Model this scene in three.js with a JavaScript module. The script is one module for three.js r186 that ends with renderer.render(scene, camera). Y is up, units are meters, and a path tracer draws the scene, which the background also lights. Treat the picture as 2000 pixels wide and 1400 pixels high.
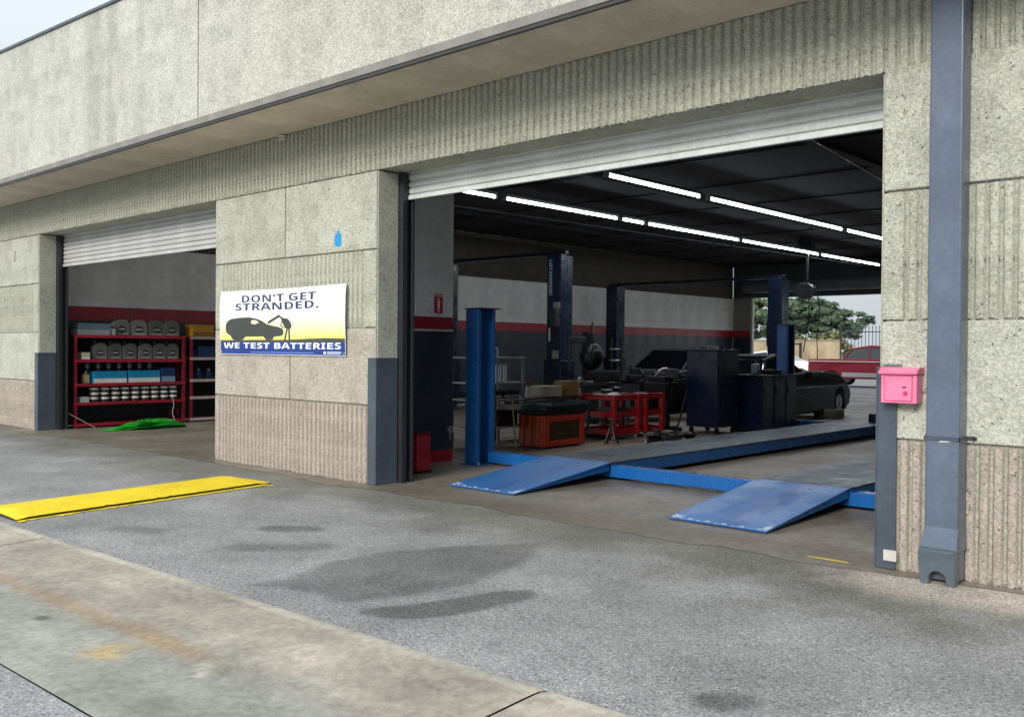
import * as THREE from 'three';
import { RoundedBoxGeometry } from 'three/addons/geometries/RoundedBoxGeometry.js';
import { mergeGeometries, mergeVertices } from 'three/addons/utils/BufferGeometryUtils.js';
import { RectAreaLightUniformsLib } from 'three/addons/lights/RectAreaLightUniformsLib.js';

// ------------------------------------------------------------------ camera, sky, sun, exposure
const scene = new THREE.Scene();
const camera = new THREE.PerspectiveCamera(41.37, 1024 / 716, 0.05, 900);
camera.position.set(0, 1.5, 6.57);
camera.rotation.set(THREE.MathUtils.degToRad(-0.615), THREE.MathUtils.degToRad(42.638), THREE.MathUtils.degToRad(0.445), 'YXZ');

const renderer = new THREE.WebGLRenderer({ antialias: true });
renderer.toneMapping = THREE.LinearToneMapping;
renderer.toneMappingExposure = 1.95;
renderer.shadowMap.enabled = true;
RectAreaLightUniformsLib.init();

{ // pale overcast: brighter towards the zenith, as an even cloud layer is
  const w = 256, h = 128, d = new Float32Array(w * h * 4);
  for (let j = 0; j < h; j++) for (let i = 0; i < w; i++) {
    const el = (j + 0.5) / h * Math.PI - Math.PI / 2, s = Math.max(0, Math.sin(el));
    const a = i / w * Math.PI * 2;
    const cl = 0.5 * Math.sin(a * 3 + 1.3 + 2.2 * s) + 0.3 * Math.sin(a * 7 + s * 9) + 0.2 * Math.sin(a * 13 - s * 15 + 2);
    const v = (1.2 + 1.8 * s) / 3 * (1 + 0.035 * cl * (1 - s * 0.6));
    const k = (j * w + i) * 4;
    d[k] = 0.755 * v; d[k + 1] = 0.815 * v; d[k + 2] = 0.875 * v; d[k + 3] = 1;
  }
  const sky = new THREE.DataTexture(d, w, h, THREE.RGBAFormat, THREE.FloatType);
  sky.mapping = THREE.EquirectangularReflectionMapping;
  sky.magFilter = THREE.LinearFilter; sky.needsUpdate = true;
  scene.background = sky; scene.environment = sky;
}
const sun = new THREE.DirectionalLight(0xfffaf2, 1.5);
sun.position.set(-3, 11.5, 22.5); sun.target.position.set(-8, 0, 0);
sun.castShadow = true; sun.shadow.radius = 42;
sun.shadow.mapSize.set(2048, 2048);
Object.assign(sun.shadow.camera, { left: -30, right: 30, top: 30, bottom: -30, near: 1, far: 90 });
scene.add(sun, sun.target);

// ------------------------------------------------------------------ helpers
function rng(seed) { let s = seed | 0; return () => { s = (s + 0x6d2b79f5) | 0; let t = Math.imul(s ^ (s >>> 15), 1 | s); t = (t + Math.imul(t ^ (t >>> 7), 61 | t)) ^ t; return ((t ^ (t >>> 14)) >>> 0) / 4294967296; }; }
const rnd = rng(77);
const clamp = (x, a = 0, b = 1) => Math.min(b, Math.max(a, x));
const sm = (a, b, x) => { const t = clamp((x - a) / (b - a)); return t * t * (3 - 2 * t); };
const lerp = (a, b, t) => a + (b - a) * t;
function lattice(n, seed) { const r = rng(seed), a = new Float32Array(n * n); for (let i = 0; i < n * n; i++) a[i] = r(); return (x, y) => { x = ((x % n) + n) % n; y = ((y % n) + n) % n; const xi = Math.floor(x), yi = Math.floor(y), fx = x - xi, fy = y - yi, u = fx * fx * (3 - 2 * fx), v = fy * fy * (3 - 2 * fy), x1 = (xi + 1) % n, y1 = (yi + 1) % n; return lerp(lerp(a[yi * n + xi], a[yi * n + x1], u), lerp(a[y1 * n + xi], a[y1 * n + x1], u), v); }; }
const N64 = lattice(64, 11), N64b = lattice(64, 12);
const fbm = (x, y) => 0.5 * N64(x, y) + 0.25 * N64b(x * 2 + 7, y * 2 + 3) + 0.15 * N64(x * 4 + 1, y * 4 + 9) + 0.1 * N64b(x * 8, y * 8);   // 0..1 about .5
const fbmT = (u, v, n) => 0.5 * N64(u * 64 / Math.round(64 / n), v * 64 / Math.round(64 / n));

function tex(n, fn, srgb = true) {      // fn(u, v) -> [r, g, b] 0..255, u and v 0..1
  const d = new Uint8Array(n * n * 4);
  for (let j = 0; j < n; j++) for (let i = 0; i < n; i++) { const c = fn((i + 0.5) / n, (j + 0.5) / n, i, j), k = (j * n + i) * 4; d[k] = clamp(c[0], 0, 255); d[k + 1] = clamp(c[1], 0, 255); d[k + 2] = clamp(c[2], 0, 255); d[k + 3] = 255; }
  const t = new THREE.DataTexture(d, n, n); t.wrapS = t.wrapT = THREE.RepeatWrapping; t.magFilter = THREE.LinearFilter; t.minFilter = THREE.LinearMipmapLinearFilter; t.generateMipmaps = true;
  if (srgb) t.colorSpace = THREE.SRGBColorSpace; t.needsUpdate = true; return t;
}
function canvasTex(w, h, draw) { const c = document.createElement('canvas'); c.width = w; c.height = h; const x = c.getContext('2d'); draw(x, w, h); const t = new THREE.CanvasTexture(c); t.colorSpace = THREE.SRGBColorSpace; t.magFilter = THREE.LinearFilter; return t; }
function worley(cells, seed) { const r = rng(seed), px = new Float32Array(cells * cells), py = new Float32Array(cells * cells), id = new Float32Array(cells * cells); for (let i = 0; i < cells * cells; i++) { px[i] = r(); py[i] = r(); id[i] = r(); } return (u, v) => { const x = u * cells, y = v * cells, xi = Math.floor(x), yi = Math.floor(y); let d1 = 9, d2 = 9, best = 0; for (let b = -1; b <= 1; b++) for (let a = -1; a <= 1; a++) { const cxi = (xi + a + cells) % cells, cyi = (yi + b + cells) % cells, k = cyi * cells + cxi, dx = xi + a + px[k] - x, dy = yi + b + py[k] - y, d = dx * dx + dy * dy; if (d < d1) { d2 = d1; d1 = d; best = id[k]; } else if (d < d2) d2 = d; } return [Math.sqrt(d1), Math.sqrt(d2), best]; }; }
const tileFbm = (seed, base, oct = 4) => { const L = []; for (let o = 0; o < oct; o++) L.push([lattice(base << o, seed + o), base << o, 0.5 / (1 << o)]); return (u, v) => { let s = 0; for (const [f, n, a] of L) s += a * f(u * n, v * n); return s / (1 - 1 / (1 << oct)); }; };

function flat(g) { g = g.index ? g.toNonIndexed() : g; for (const k of Object.keys(g.attributes)) if (!['position', 'normal', 'uv', 'color'].includes(k)) g.deleteAttribute(k); return g; }
function metreUV(g, ox = 0, oy = 0) { g = flat(g); if (!g.attributes.normal) g.computeVertexNormals(); const p = g.attributes.position, n = p.count, uv = new Float32Array(n * 2); for (let i = 0; i < n; i += 3) { const ax = p.getX(i), ay = p.getY(i), az = p.getZ(i), bx = p.getX(i + 1) - ax, by = p.getY(i + 1) - ay, bz = p.getZ(i + 1) - az, cx = p.getX(i + 2) - ax, cy = p.getY(i + 2) - ay, cz = p.getZ(i + 2) - az; const nx = Math.abs(by * cz - bz * cy), ny = Math.abs(bz * cx - bx * cz), nz = Math.abs(bx * cy - by * cx); for (let k = i; k < i + 3; k++) { let u, v; if (nz >= nx && nz >= ny) { u = p.getX(k); v = p.getY(k); } else if (nx >= ny) { u = p.getZ(k); v = p.getY(k); } else { u = p.getX(k); v = p.getZ(k); } uv[2 * k] = u + ox; uv[2 * k + 1] = v + oy; } } g.setAttribute('uv', new THREE.BufferAttribute(uv, 2)); return g; }
function box(x0, x1, y0, y1, z0, z1, r = 0, seg = 1) { const w = x1 - x0, h = y1 - y0, d = z1 - z0; const g = r ? new RoundedBoxGeometry(w, h, d, seg, Math.min(r, w / 2.01, h / 2.01, d / 2.01)) : new THREE.BoxGeometry(w, h, d); g.translate((x0 + x1) / 2, (y0 + y1) / 2, (z0 + z1) / 2); return g; }
const cbox = (cx, y0, cz, w, h, d, r = 0, seg = 1) => box(cx - w / 2, cx + w / 2, y0, y0 + h, cz - d / 2, cz + d / 2, r, seg);
function rod(a, b, r, n = 8, r2 = r) { const A = new THREE.Vector3(...a), B = new THREE.Vector3(...b), L = A.distanceTo(B), g = new THREE.CylinderGeometry(r2, r, L, n, 1); g.applyQuaternion(new THREE.Quaternion().setFromUnitVectors(new THREE.Vector3(0, 1, 0), B.clone().sub(A).normalize())); const m = A.add(B).multiplyScalar(0.5); g.translate(m.x, m.y, m.z); return g; }
function tube(pts, r, n = 40, k = 6) { return new THREE.TubeGeometry(new THREE.CatmullRomCurve3(pts.map((p) => new THREE.Vector3(...p))), n, r, k); }
const used = new Map();
function numbered(name) { const k = used.get(name) || 0; used.set(name, k + 1); return k ? name + '_' + String(k).padStart(3, '0') : name; }
function mesh(name, geos, mat, parent) {
  geos = (Array.isArray(geos) ? geos : [geos]);
  const g = geos.length > 1 ? mergeGeometries(geos.map((x) => metreUV(x))) : (geos[0].userData.keepUV ? geos[0] : metreUV(geos[0]));
  const m = new THREE.Mesh(g, mat); m.name = name; m.castShadow = m.receiveShadow = true; if (parent) parent.add(m); return m;
}
function shared(name, geo, mat, parent) { const m = new THREE.Mesh(geo, mat); m.name = name; m.castShadow = m.receiveShadow = true; parent.add(m); return m; }
function thing(name, label, category, pos = [0, 0, 0], turn = 0, group) { const o = new THREE.Group(); o.name = numbered(name); o.position.set(...pos); o.rotation.y = turn; o.userData = { label, category }; if (group) o.userData.group = group; scene.add(o); return o; }
function single(name, geos, mat, label, category, group, pos) { const m = mesh(numbered(name), geos, mat); m.userData = { label, category }; if (group) m.userData.group = group; if (pos) m.position.set(...pos); scene.add(m); return m; }
function struct(name, geos, mat) { const m = mesh(numbered(name), geos, mat); m.userData = { kind: 'structure' }; scene.add(m); return m; }
const NTH = ['first', 'second', 'third', 'fourth', 'fifth', 'sixth', 'seventh', 'eighth', 'ninth'];
const M = (hex, rough = 0.8, metal = 0, extra = {}) => new THREE.MeshStandardMaterial({ color: hex, roughness: rough, metalness: metal, ...extra });
function scaled(t, metres) { const c = t.clone(); c.repeat.set(1 / metres, 1 / metres); c.needsUpdate = true; return c; }

// ------------------------------------------------------------------ surface textures
const aggW = worley(110, 5), aggN = tileFbm(31, 8, 5), aggP = tileFbm(83, 84, 3), aggQ = tileFbm(89, 6, 3);
function aggAt(u, v) { const w = aggW(u, v), p = aggP(u, v) + (aggQ(u, v) - 0.5) * 0.18, n = aggN(u, v); return { w, n, edge: w[1] - w[0], pit: sm(0.25, 0.18, p) }; }
const aggColor = tex(1024, (u, v) => { const a = aggAt(u, v); let k = 222 + (a.w[2] - 0.5) * 44 + (a.n - 0.5) * 44 - (a.edge < 0.14 ? 20 : 0); if (a.w[2] > 0.94) k -= 40; k -= 78 * a.pit; const t = (a.w[2] * 7.13) % 1; return [k + (t - 0.5) * 6, k, k - 6 - (t - 0.5) * 8]; });
const aggBump = tex(1024, (u, v) => { const a = aggAt(u, v); let k = 150 + clamp(a.edge * 2, 0, 1) * 70 + (a.n - 0.5) * 60 - 120 * a.pit; return [k, k, k]; }, false);
const aggPlain = tex(1024, (u, v) => { const a = aggAt(u, v); let k = 222 + (a.w[2] - 0.5) * 50 + (a.n - 0.5) * 40 - (a.edge < 0.14 ? 18 : 0) - 30 * a.pit; return [k, k, k - 5]; });
const asW = worley(430, 15), asN = tileFbm(41, 6, 6), asW2 = worley(60, 19);
const asphaltColor = tex(2048, (u, v) => { const w = asW(u, v), n = asN(u, v); let k = 180 + (n - 0.5) * 60; k += (w[2] - 0.5) * 34; if (w[2] > 0.9) k += 26; if (w[2] < 0.1) k -= 32; if (w[1] - w[0] < 0.12) k -= 12; return [k, k, k + 1]; });
const asphaltBump = tex(1024, (u, v) => { const w = asW(u, v), n = asN(u, v); const k = 120 + clamp((w[1] - w[0]) * 1.6) * 90 + (w[2] - 0.5) * 40 + (n - 0.5) * 40; return [k, k, k]; }, false);
const coN = tileFbm(51, 5, 6), coF = tileFbm(57, 64, 3), coW = worley(46, 55);
const concreteColor = tex(1024, (u, v) => { const n = coN(u, v), f = coF(u, v), w = coW(u, v); let k = 205 + (n - 0.5) * 70 + (f - 0.5) * 46; if (w[0] < 0.07 && w[2] > 0.6) k -= 60; return [k + 2, k, k - 4]; });
const concreteBump = tex(512, (u, v) => { const k = 128 + (coF(u, v) - 0.5) * 120 + (coN(u, v) - 0.5) * 60; return [k, k, k]; }, false);
const grN = tileFbm(61, 4, 6), grF = tileFbm(67, 48, 3);
const grime = tex(512, (u, v) => { const n = grN(u, v), f = grF(u, v); let k = 238 + (n - 0.5) * 56 + (f - 0.5) * 28; return [k, k, k - 2]; });
const grimeRough = tex(512, (u, v) => { const k = 160 + (grN(u, v) - 0.5) * 190 + (grF(u, v) - 0.5) * 60; return [k, k, k]; }, false);

const aggMat = (hex, extra = {}) => M(hex, 0.95, 0, { map: scaled(aggColor, 1.5), bumpMap: scaled(aggBump, 1.5), bumpScale: 0.007, ...extra });
const paint = (hex, rough = 0.55, metal = 0, extra = {}) => M(hex, rough, metal, { map: scaled(grime, 1.1), roughnessMap: scaled(grimeRough, 0.8), ...extra });
const conc = (hex, extra = {}) => M(hex, 0.93, 0, { map: scaled(concreteColor, 2.4), bumpMap: scaled(concreteBump, 1.2), bumpScale: 0.003, ...extra });

// panels of one facade differ a little in tone
const agg = [0xd1d3c9, 0xcdd0c6, 0xd4d6cc, 0xced0c5].map((h) => aggMat(h));
const aggLow = [0xc9bdb5, 0xc6bab2].map((h) => aggMat(h));
const aggRib = [0xcccec2, 0xc8cabe].map((h) => aggMat(h));
const aggFascia = aggMat(0xdfe0dc, { vertexColors: true, map: scaled(aggPlain, 1.5) });
const jambMat = aggMat(0xcbcdc3), coreMat = aggMat(0xc2c2b8);
const slate = paint(0x505a66, 0.5), slateDark = paint(0x3a434d, 0.5);
const steelDark = paint(0x3b3e42, 0.5, 0.3);

// ------------------------------------------------------------------ ground
function sheet(x0, x1, z0, z1, y, step, color, heightFn) {     // z0/z1 numbers or functions of x
  const f0 = typeof z0 === 'function' ? z0 : () => z0, f1 = typeof z1 === 'function' ? z1 : () => z1;
  const nx = Math.max(1, Math.round((x1 - x0) / step)), nz = Math.max(1, Math.round(Math.abs(f1(x0) - f0(x0)) / step));
  const P = [], C = [], U = [], I = [];
  for (let j = 0; j <= nz; j++) for (let i = 0; i <= nx; i++) { const x = lerp(x0, x1, i / nx), z = lerp(f0(x), f1(x), j / nz); P.push(x, heightFn ? heightFn(x, z, j / nz) : y, z); U.push(x, z); const c = color ? color(x, z) : [1, 1, 1]; C.push(...c); }
  for (let j = 0; j < nz; j++) for (let i = 0; i < nx; i++) { const a = j * (nx + 1) + i, b = a + 1, c = a + nx + 1, d = c + 1; I.push(a, c, b, b, c, d); }
  const g = new THREE.BufferGeometry(); g.setAttribute('position', new THREE.Float32BufferAttribute(P, 3)); g.setAttribute('uv', new THREE.Float32BufferAttribute(U, 2)); g.setAttribute('color', new THREE.Float32BufferAttribute(C, 3)); g.setIndex(I); g.computeVertexNormals(); g.userData.keepUV = true; return g;
}
const asphaltMat = M(0xffffff, 0.93, 0, { map: scaled(asphaltColor, 4), bumpMap: scaled(asphaltBump, 4), bumpScale: 0.004, vertexColors: true });
const ASPH = 0.56;
const gutterFar = (x) => 3.468 - 0.034 * (x + 5), gutterNear = (x) => 4.905 - 0.02 * (x + 4.3);
// distance of a point to a segment, for stains that run along a line
const segD = (x, z, ax, az, bx, bz) => { const dx = bx - ax, dz = bz - az, t = clamp(((x - ax) * dx + (z - az) * dz) / (dx * dx + dz * dz)); return [Math.hypot(x - ax - dx * t, z - az - dz * t), t]; };
const STAINS = {big: [[-5.26, 3.33], [-5.26, 3.17], [-5.23, 3.04], [-5.43, 2.57], [-5.38, 2.05], [-5.16, 1.52], [-4.79, 1.00], [-4.50, 1.39], [-4.34, 1.84], [-4.26, 2.31], [-4.30, 2.71], [-4.42, 3.01], [-4.49, 3.21], [-4.75, 3.14], [-5.01, 3.19]], wet: [[-4.27, 3.24], [-4.33, 3.14], [-4.20, 2.92], [-4.11, 2.60], [-4.03, 2.27], [-3.88, 2.12], [-3.76, 2.24], [-3.76, 2.47], [-3.80, 2.77], [-3.89, 3.04], [-4.07, 3.18]], spot: [[-2.20, 3.08], [-2.21, 2.96], [-2.11, 2.83], [-2.00, 2.81], [-1.93, 2.88], [-1.94, 2.99], [-2.02, 3.11], [-2.13, 3.13]]};   // outlines of the damp and oily patches on the asphalt
function inside(poly, x, z) { let d = 1e9, s = 1; for (let i = 0, j = poly.length - 1; i < poly.length; j = i++) { const [ax, az] = poly[j], [bx, bz] = poly[i]; d = Math.min(d, segD(x, z, ax, az, bx, bz)[0]); if ((bz > z) !== (az > z) && x < (ax - bx) * (z - bz) / (az - bz) + bx) s = -s; } return -s * d; }   // metres inside the outline
function asphaltTone(x, z) {
  const n = fbm(x * 1.7 + 20, z * 1.7 + 5), m = fbm(x * 0.5 + 3, z * 0.5 + 40), e = fbm(x * 6 + 9, z * 6 + 2);
  let k = ASPH * (1 + (n - 0.5) * 0.3 + (m - 0.5) * 0.12), r = k * 1.0, g = k * 0.99, b = k * 0.965;
  const dark = (amt) => { r *= 1 - amt; g *= 1 - amt; b *= 1 - amt; };
  const wob = (e - 0.5) * 0.34 + (n - 0.5) * 0.3;
  if (x > -7 && x < -1) {
    dark(0.40 * sm(-0.05, 0.07, inside(STAINS.big, x, z) + wob * 0.16) * (0.7 + 0.6 * e));
    dark(0.52 * sm(-0.015, 0.03, inside(STAINS.wet, x, z) + wob * 0.07) * (0.75 + 0.5 * e));
    dark(0.42 * sm(-0.02, 0.05, inside(STAINS.spot, x, z) + wob * 0.07) * (0.7 + 0.6 * e));
  }
  let d;
  [d] = segD(x, z, -6.75, 2.15, -6.5, 1.95); dark(0.45 * sm(0.16, 0.06, d + wob * 0.3));
  [d] = segD(x, z, -6.3, 2.75, -5.9, 2.3); dark(0.3 * sm(0.2, 0.05, d + wob * 0.4));
  [d] = segD(x, z, -7.6, 3.0, -7.3, 2.9); dark(0.32 * sm(0.16, 0.05, d + wob * 0.3));
  // oil drips where cars turn in
  if (e > 0.66 && m > 0.5) dark(0.16 * sm(0.66, 0.78, e));
  // brown dust trodden out of the shop, broken up by the grain of the asphalt
  const dust = sm(1.55, 0.5, z + (n - 0.5) * 1.5 + (e - 0.5) * 0.7); const kd = clamp(dust * 0.92) * (0.8 + 0.4 * e); r = lerp(r, 0.345, kd); g = lerp(g, 0.34, kd); b = lerp(b, 0.285, kd);
  // sandy silt washed out below the downspout
  const silt = sm(0.78, 0.2, Math.hypot((x + 1.95) * 0.62, (z - 0.3) * 1.5) + (e - 0.5) * 0.5 + (n - 0.5) * 0.3); const ks = clamp(silt * (0.5 + e * 0.9)); r = lerp(r, 0.98, ks); g = lerp(g, 0.86, ks); b = lerp(b, 0.74, ks);
  
  return [r, g, b];
}
const asphaltRelief = (x, z) => 0.004 * (fbm(x * 1.1, z * 1.1) - 0.5) * sm(0.2, 0.8, z);
struct('ground', sheet(-220, 200, -220, 160, -0.045, 20, (x, z) => { const k = 0.52; return [k, k, k]; }), asphaltMat);
struct('asphalt_forecourt', sheet(-22, 5, 0.012, (x) => gutterFar(x) + 0.004, 0, 0.036, asphaltTone, (x, z, t) => -0.004 + asphaltRelief(x, z) - 0.006 * sm(0.94, 1, t)), asphaltMat);
struct('asphalt_road', sheet(-14, 6, (x) => gutterNear(x) + 0.006, 12, 0, 0.07, (x, z) => { const n = fbm(x * 1.7 + 2, z * 1.7 + 15), k = ASPH * 1.08 * (1 + (n - 0.5) * 0.35); return [k, k, k]; }, (x, z) => -0.008 + asphaltRelief(x, z)), asphaltMat);
struct('rear_lot', sheet(-75, 10, -78, -25.35, -0.03, 1.5, (x, z) => { const k = 0.42 * (1 + (fbm(x * 0.3, z * 0.3) - 0.5) * 0.4); return [k * 1.02, k * 0.99, k * 0.98]; }), asphaltMat);

// concrete gutter: slabs cast between joints, dished along the middle
{
  const mat = M(0xffffff, 0.9, 0, { map: scaled(concreteColor, 2.1), bumpMap: scaled(concreteBump, 0.9), bumpScale: 0.004, vertexColors: true });
  const gutter = new THREE.Group(); gutter.name = 'concrete_gutter'; gutter.userData = { kind: 'structure' }; scene.add(gutter);
  const tone = (x, z) => {
    const t = (z - gutterFar(x)) / (gutterNear(x) - gutterFar(x)); const n = fbm(x * 1.3 + 4, z * 2.6 + 8), e = fbm(x * 5 + 2, z * 9 + 1), m = fbm(x * 0.6 + 30, z * 1.4 + 2), f = fbm(x * 14, z * 14);
    let r = 0.505, g = 0.455, b = 0.395;                                   // far half: tan silt film
    const grey = sm(0.40, 0.62, t + (n - 0.5) * 0.34 + (x + 5) * 0.012); r = lerp(r, 0.425, grey); g = lerp(g, 0.435, grey); b = lerp(b, 0.395, grey);
    const blue = sm(-6.0, -7.6, x + (n - 0.5) * 1.6) * sm(0.55, 0.8, t + (e - 0.5) * 0.3); r = lerp(r, 0.46, blue); g = lerp(g, 0.475, blue); b = lerp(b, 0.475, blue);
    const st = fbm(x * 1.1 + 60, z * 13 + x * 0.4), q = 0.86 + (st - 0.5) * 0.26 + (n - 0.5) * 0.3 + (e - 0.5) * 0.26 + (m - 0.5) * 0.26 + (f - 0.5) * 0.12; r *= q; g *= q; b *= q;
    // iron stain in the bottom of the dish
    const cz = 0.50 + (m - 0.5) * 0.14 + 0.012 * Math.sin(x * 3.1), rs = sm(0.075, 0.012, Math.abs(t - cz) + (e - 0.5) * 0.07) * sm(-10.5, -7.2, x) * sm(-3.7, -4.7, x) * (0.35 + 0.9 * n); r = lerp(r, 0.44, rs * 0.72); g = lerp(g, 0.315, rs * 0.72); b = lerp(b, 0.175, rs * 0.72);
    let [d] = segD(x, z, -4.72, 4.42, -4.6, 4.5); const y1 = sm(0.13, 0.02, d + (e - 0.5) * 0.16) * 0.8; r = lerp(r, 0.55, y1); g = lerp(g, 0.42, y1); b = lerp(b, 0.2, y1);
    [d] = segD(x, z, -4.16, 4.2, -4.0, 4.33); const w1 = sm(0.035, 0.01, d + (f - 0.5) * 0.03) * 0.7; r = lerp(r, 0.72, w1); g = lerp(g, 0.69, w1); b = lerp(b, 0.62, w1);
    [d] = segD(x, z, -5.5, 4.46, -5.45, 4.47); const dk = 1 - 0.6 * sm(0.05, 0.015, d); r *= dk; g *= dk; b *= dk;
    // pale trowelled border and chipped lip
    const lip = sm(0.075, 0.045, t + (e - 0.5) * 0.03) * (0.35 + 0.6 * n); r = lerp(r, 0.60, lip); g = lerp(g, 0.575, lip); b = lerp(b, 0.50, lip);
    return [r * 1.2, g * 1.19, b * 1.2];
  };
  const joints = [-17.8, -12.75, -7.68, -2.71, 2.4, 5];
  for (let i = 0; i + 1 < joints.length; i++) {
    const g = sheet(joints[i] + 0.007, joints[i + 1] - 0.007, gutterFar, gutterNear, 0, 0.036, tone, (x, z, t) => 0.004 - 0.03 * Math.sin(Math.PI * t) ** 1.5 - 0.010 * Math.exp(-Math.min(t, 1 - t) * 90) - 0.008 * Math.exp(-Math.min(x - joints[i] - 0.007, joints[i + 1] - 0.007 - x) * 60));
    mesh('slab', g, mat, gutter);
  }
  mesh('joint_bed', sheet(-17.8, 5, (x) => gutterFar(x) + 0.02, (x) => gutterNear(x) - 0.02, -0.04, 0.5, () => [0.12, 0.115, 0.1]), mat, gutter);
}

// shop floor
const floorMat = M(0xffffff, 0.7, 0, { map: scaled(concreteColor, 3.1), bumpMap: scaled(concreteBump, 1.7), bumpScale: 0.002, roughnessMap: scaled(grimeRough, 2.3), vertexColors: true });
struct('shop_floor', sheet(-17.9, 1.5, (x) => 0.22 + 0.42 * (fbm(x * 0.7 + 2, 3) - 0.5) + 0.12 * (fbm(x * 5, 9) - 0.5), -25.4, 0, 0.11, (x, z) => {
  const n = fbm(x * 0.9 + 11, z * 0.9 + 4), e = fbm(x * 4 + 5, z * 4 + 6), m = fbm(x * 0.3, z * 0.3 + 12);
  let k = 0.33 * (1 + (n - 0.5) * 0.5 + (e - 0.5) * 0.3 + (m - 0.5) * 0.4); if (e > 0.68) k *= 0.8;
  let r = k * 1.08, g = k * 0.985, b = k * 0.83;
  const [d] = segD(x, z, -7.5, 0.15, -3, -0.15); const br = sm(0.5, 0.05, d + (n - 0.5) * 0.5) * 0.5; r = lerp(r, 0.25, br); g = lerp(g, 0.205, br); b = lerp(b, 0.15, br);
  return [r, g, b];
}), floorMat);

// ------------------------------------------------------------------ the garage building
const TOP = 3.42, SOFFIT = 4.055, CEIL = 4.6, BACK = -25.2, LEFTWALL = -18.0, WT = 0.30;
const building = thing('garage_building', 'exposed aggregate concrete repair garage with ribbed panels and deep overhanging fascia', 'building');
const part = (name, geos, mat) => mesh(name, geos, mat, building);

// a cast panel with vertical ribs, rough from the broken aggregate: front at z = zf, back at zb
function ribPanel(x0, x1, y0, y1, zf, zb, margin = 0.1, seed = 1) {
  const pitch = 0.085, depth = 0.034, xs = [], zs = [];
  const add = (x, z) => { xs.push(x); zs.push(z); };
  add(x0, zf - 0.008); add(x0 + 0.008, zf);
  const a = x0 + margin, b = x1 - margin, n = Math.floor((b - a) / pitch), off = a + ((b - a) - n * pitch) / 2;
  add(off, zf);
  for (let i = 0; i < n; i++) for (const [t, q] of [[0.05, 0.18], [0.12, 0.7], [0.2, 1], [0.29, 1], [0.38, 0.7], [0.46, 0.22], [0.55, 0.03], [0.74, 0], [0.93, 0.04]]) add(off + (i + t) * pitch, zf - depth * q);
  add(off + n * pitch, zf); add(x1 - 0.008, zf); add(x1, zf - 0.008);
  const rows = Math.max(4, Math.round((y1 - y0) / 0.05)), P = [], I = [], c = xs.length, r = rng(seed * 977 + 3);
  for (let j = 0; j <= rows; j++) for (let i = 0; i < c; i++) { const edge = i < 2 || i > c - 3; let y = lerp(y0, y1, j / rows); const z = zs[i] + (edge ? 0 : (r() - 0.5) * 0.005 - (r() > 0.96 ? 0.009 : 0)); if (!edge && (j === 0 || j === rows)) y += (r() - 0.5) * 0.012; P.push(xs[i], y, z - ((j === 0 || j === rows) ? 0.006 : 0)); }
  for (let j = 0; j < rows; j++) for (let i = 0; i < c - 1; i++) { const A = j * c + i; I.push(A, A + 1, A + c, A + 1, A + c + 1, A + c); }
  const g = new THREE.BufferGeometry(); g.setAttribute('position', new THREE.Float32BufferAttribute(P, 3)); g.setIndex(I); g.computeVertexNormals();
  const Q = [];                              // caps: top, bottom and the two ends back to zb
  for (const j of [0, rows]) for (let i = 0; i < c - 1; i++) { const A = (j * c + i) * 3, B = A + 3, p = [P[A], P[A + 1], P[A + 2]], q = [P[B], P[B + 1], P[B + 2]], pb = [P[A], P[A + 1], zb], qb = [P[B], P[B + 1], zb]; if (j) Q.push(...p, ...q, ...qb, ...p, ...qb, ...pb); else Q.push(...q, ...p, ...pb, ...q, ...pb, ...qb); }
  for (const [i, s] of [[0, 1], [c - 1, -1]]) for (let j = 0; j < rows; j++) { const A = (j * c + i) * 3, B = ((j + 1) * c + i) * 3, p = [P[A], P[A + 1], P[A + 2]], q = [P[B], P[B + 1], P[B + 2]], pb = [P[A], P[A + 1], zb], qb = [P[B], P[B + 1], zb]; if (s > 0) Q.push(...p, ...q, ...qb, ...p, ...qb, ...pb); else Q.push(...q, ...p, ...pb, ...q, ...pb, ...qb); }
  const cap = new THREE.BufferGeometry(); cap.setAttribute('position', new THREE.Float32BufferAttribute(Q, 3)); cap.computeVertexNormals();
  return mergeGeometries([metreUV(g, seed * 0.37, seed * 0.61), metreUV(cap)]);
}
// smooth panel with a soft cast arris; corner() rounds the arris at an opening more
const smoothPanel = (x0, x1, y0, y1, seed) => { const g = metreUV(box(x0, x1, y0, y1, -0.05, 0, 0.012, 2), seed * 0.43, seed * 0.29); return g; };
let sd = 1;
function ribbed(x0, x1, y0, y1, mat, margin) { const g = ribPanel(x0, x1, y0, y1, 0, -0.05, margin, sd++); g.userData.keepUV = true; return part('ribbed_panel', g, mat); }
function smooth(x0, x1, y0, y1, mat) { const g = smoothPanel(x0, x1, y0, y1, sd++); g.userData.keepUV = true; return part('smooth_panel', g, mat); }
const J = 0.008, C1 = 0.86, C2 = 1.712, C3 = 2.565;
// pier cores behind the panels (seen in the joints and on the jambs)
function core(x0, x1) { part('pier_core', box(x0, x1, 0.002, TOP - 0.004, -WT, -0.028, 0.02, 2), coreMat); }
// left pier
core(-21.5, -17.30);
ribbed(-21.5, -17.295, 0.0, C1 - J, aggLow[0]); smooth(-21.5, -17.295, C1 + J, C2 - J, agg[2]); ribbed(-21.5, -17.295, C2 + J, C3 - J, aggRib[1], 0.16); smooth(-21.5, -17.295, C3 + J, TOP - 0.006, agg[0]);
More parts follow.
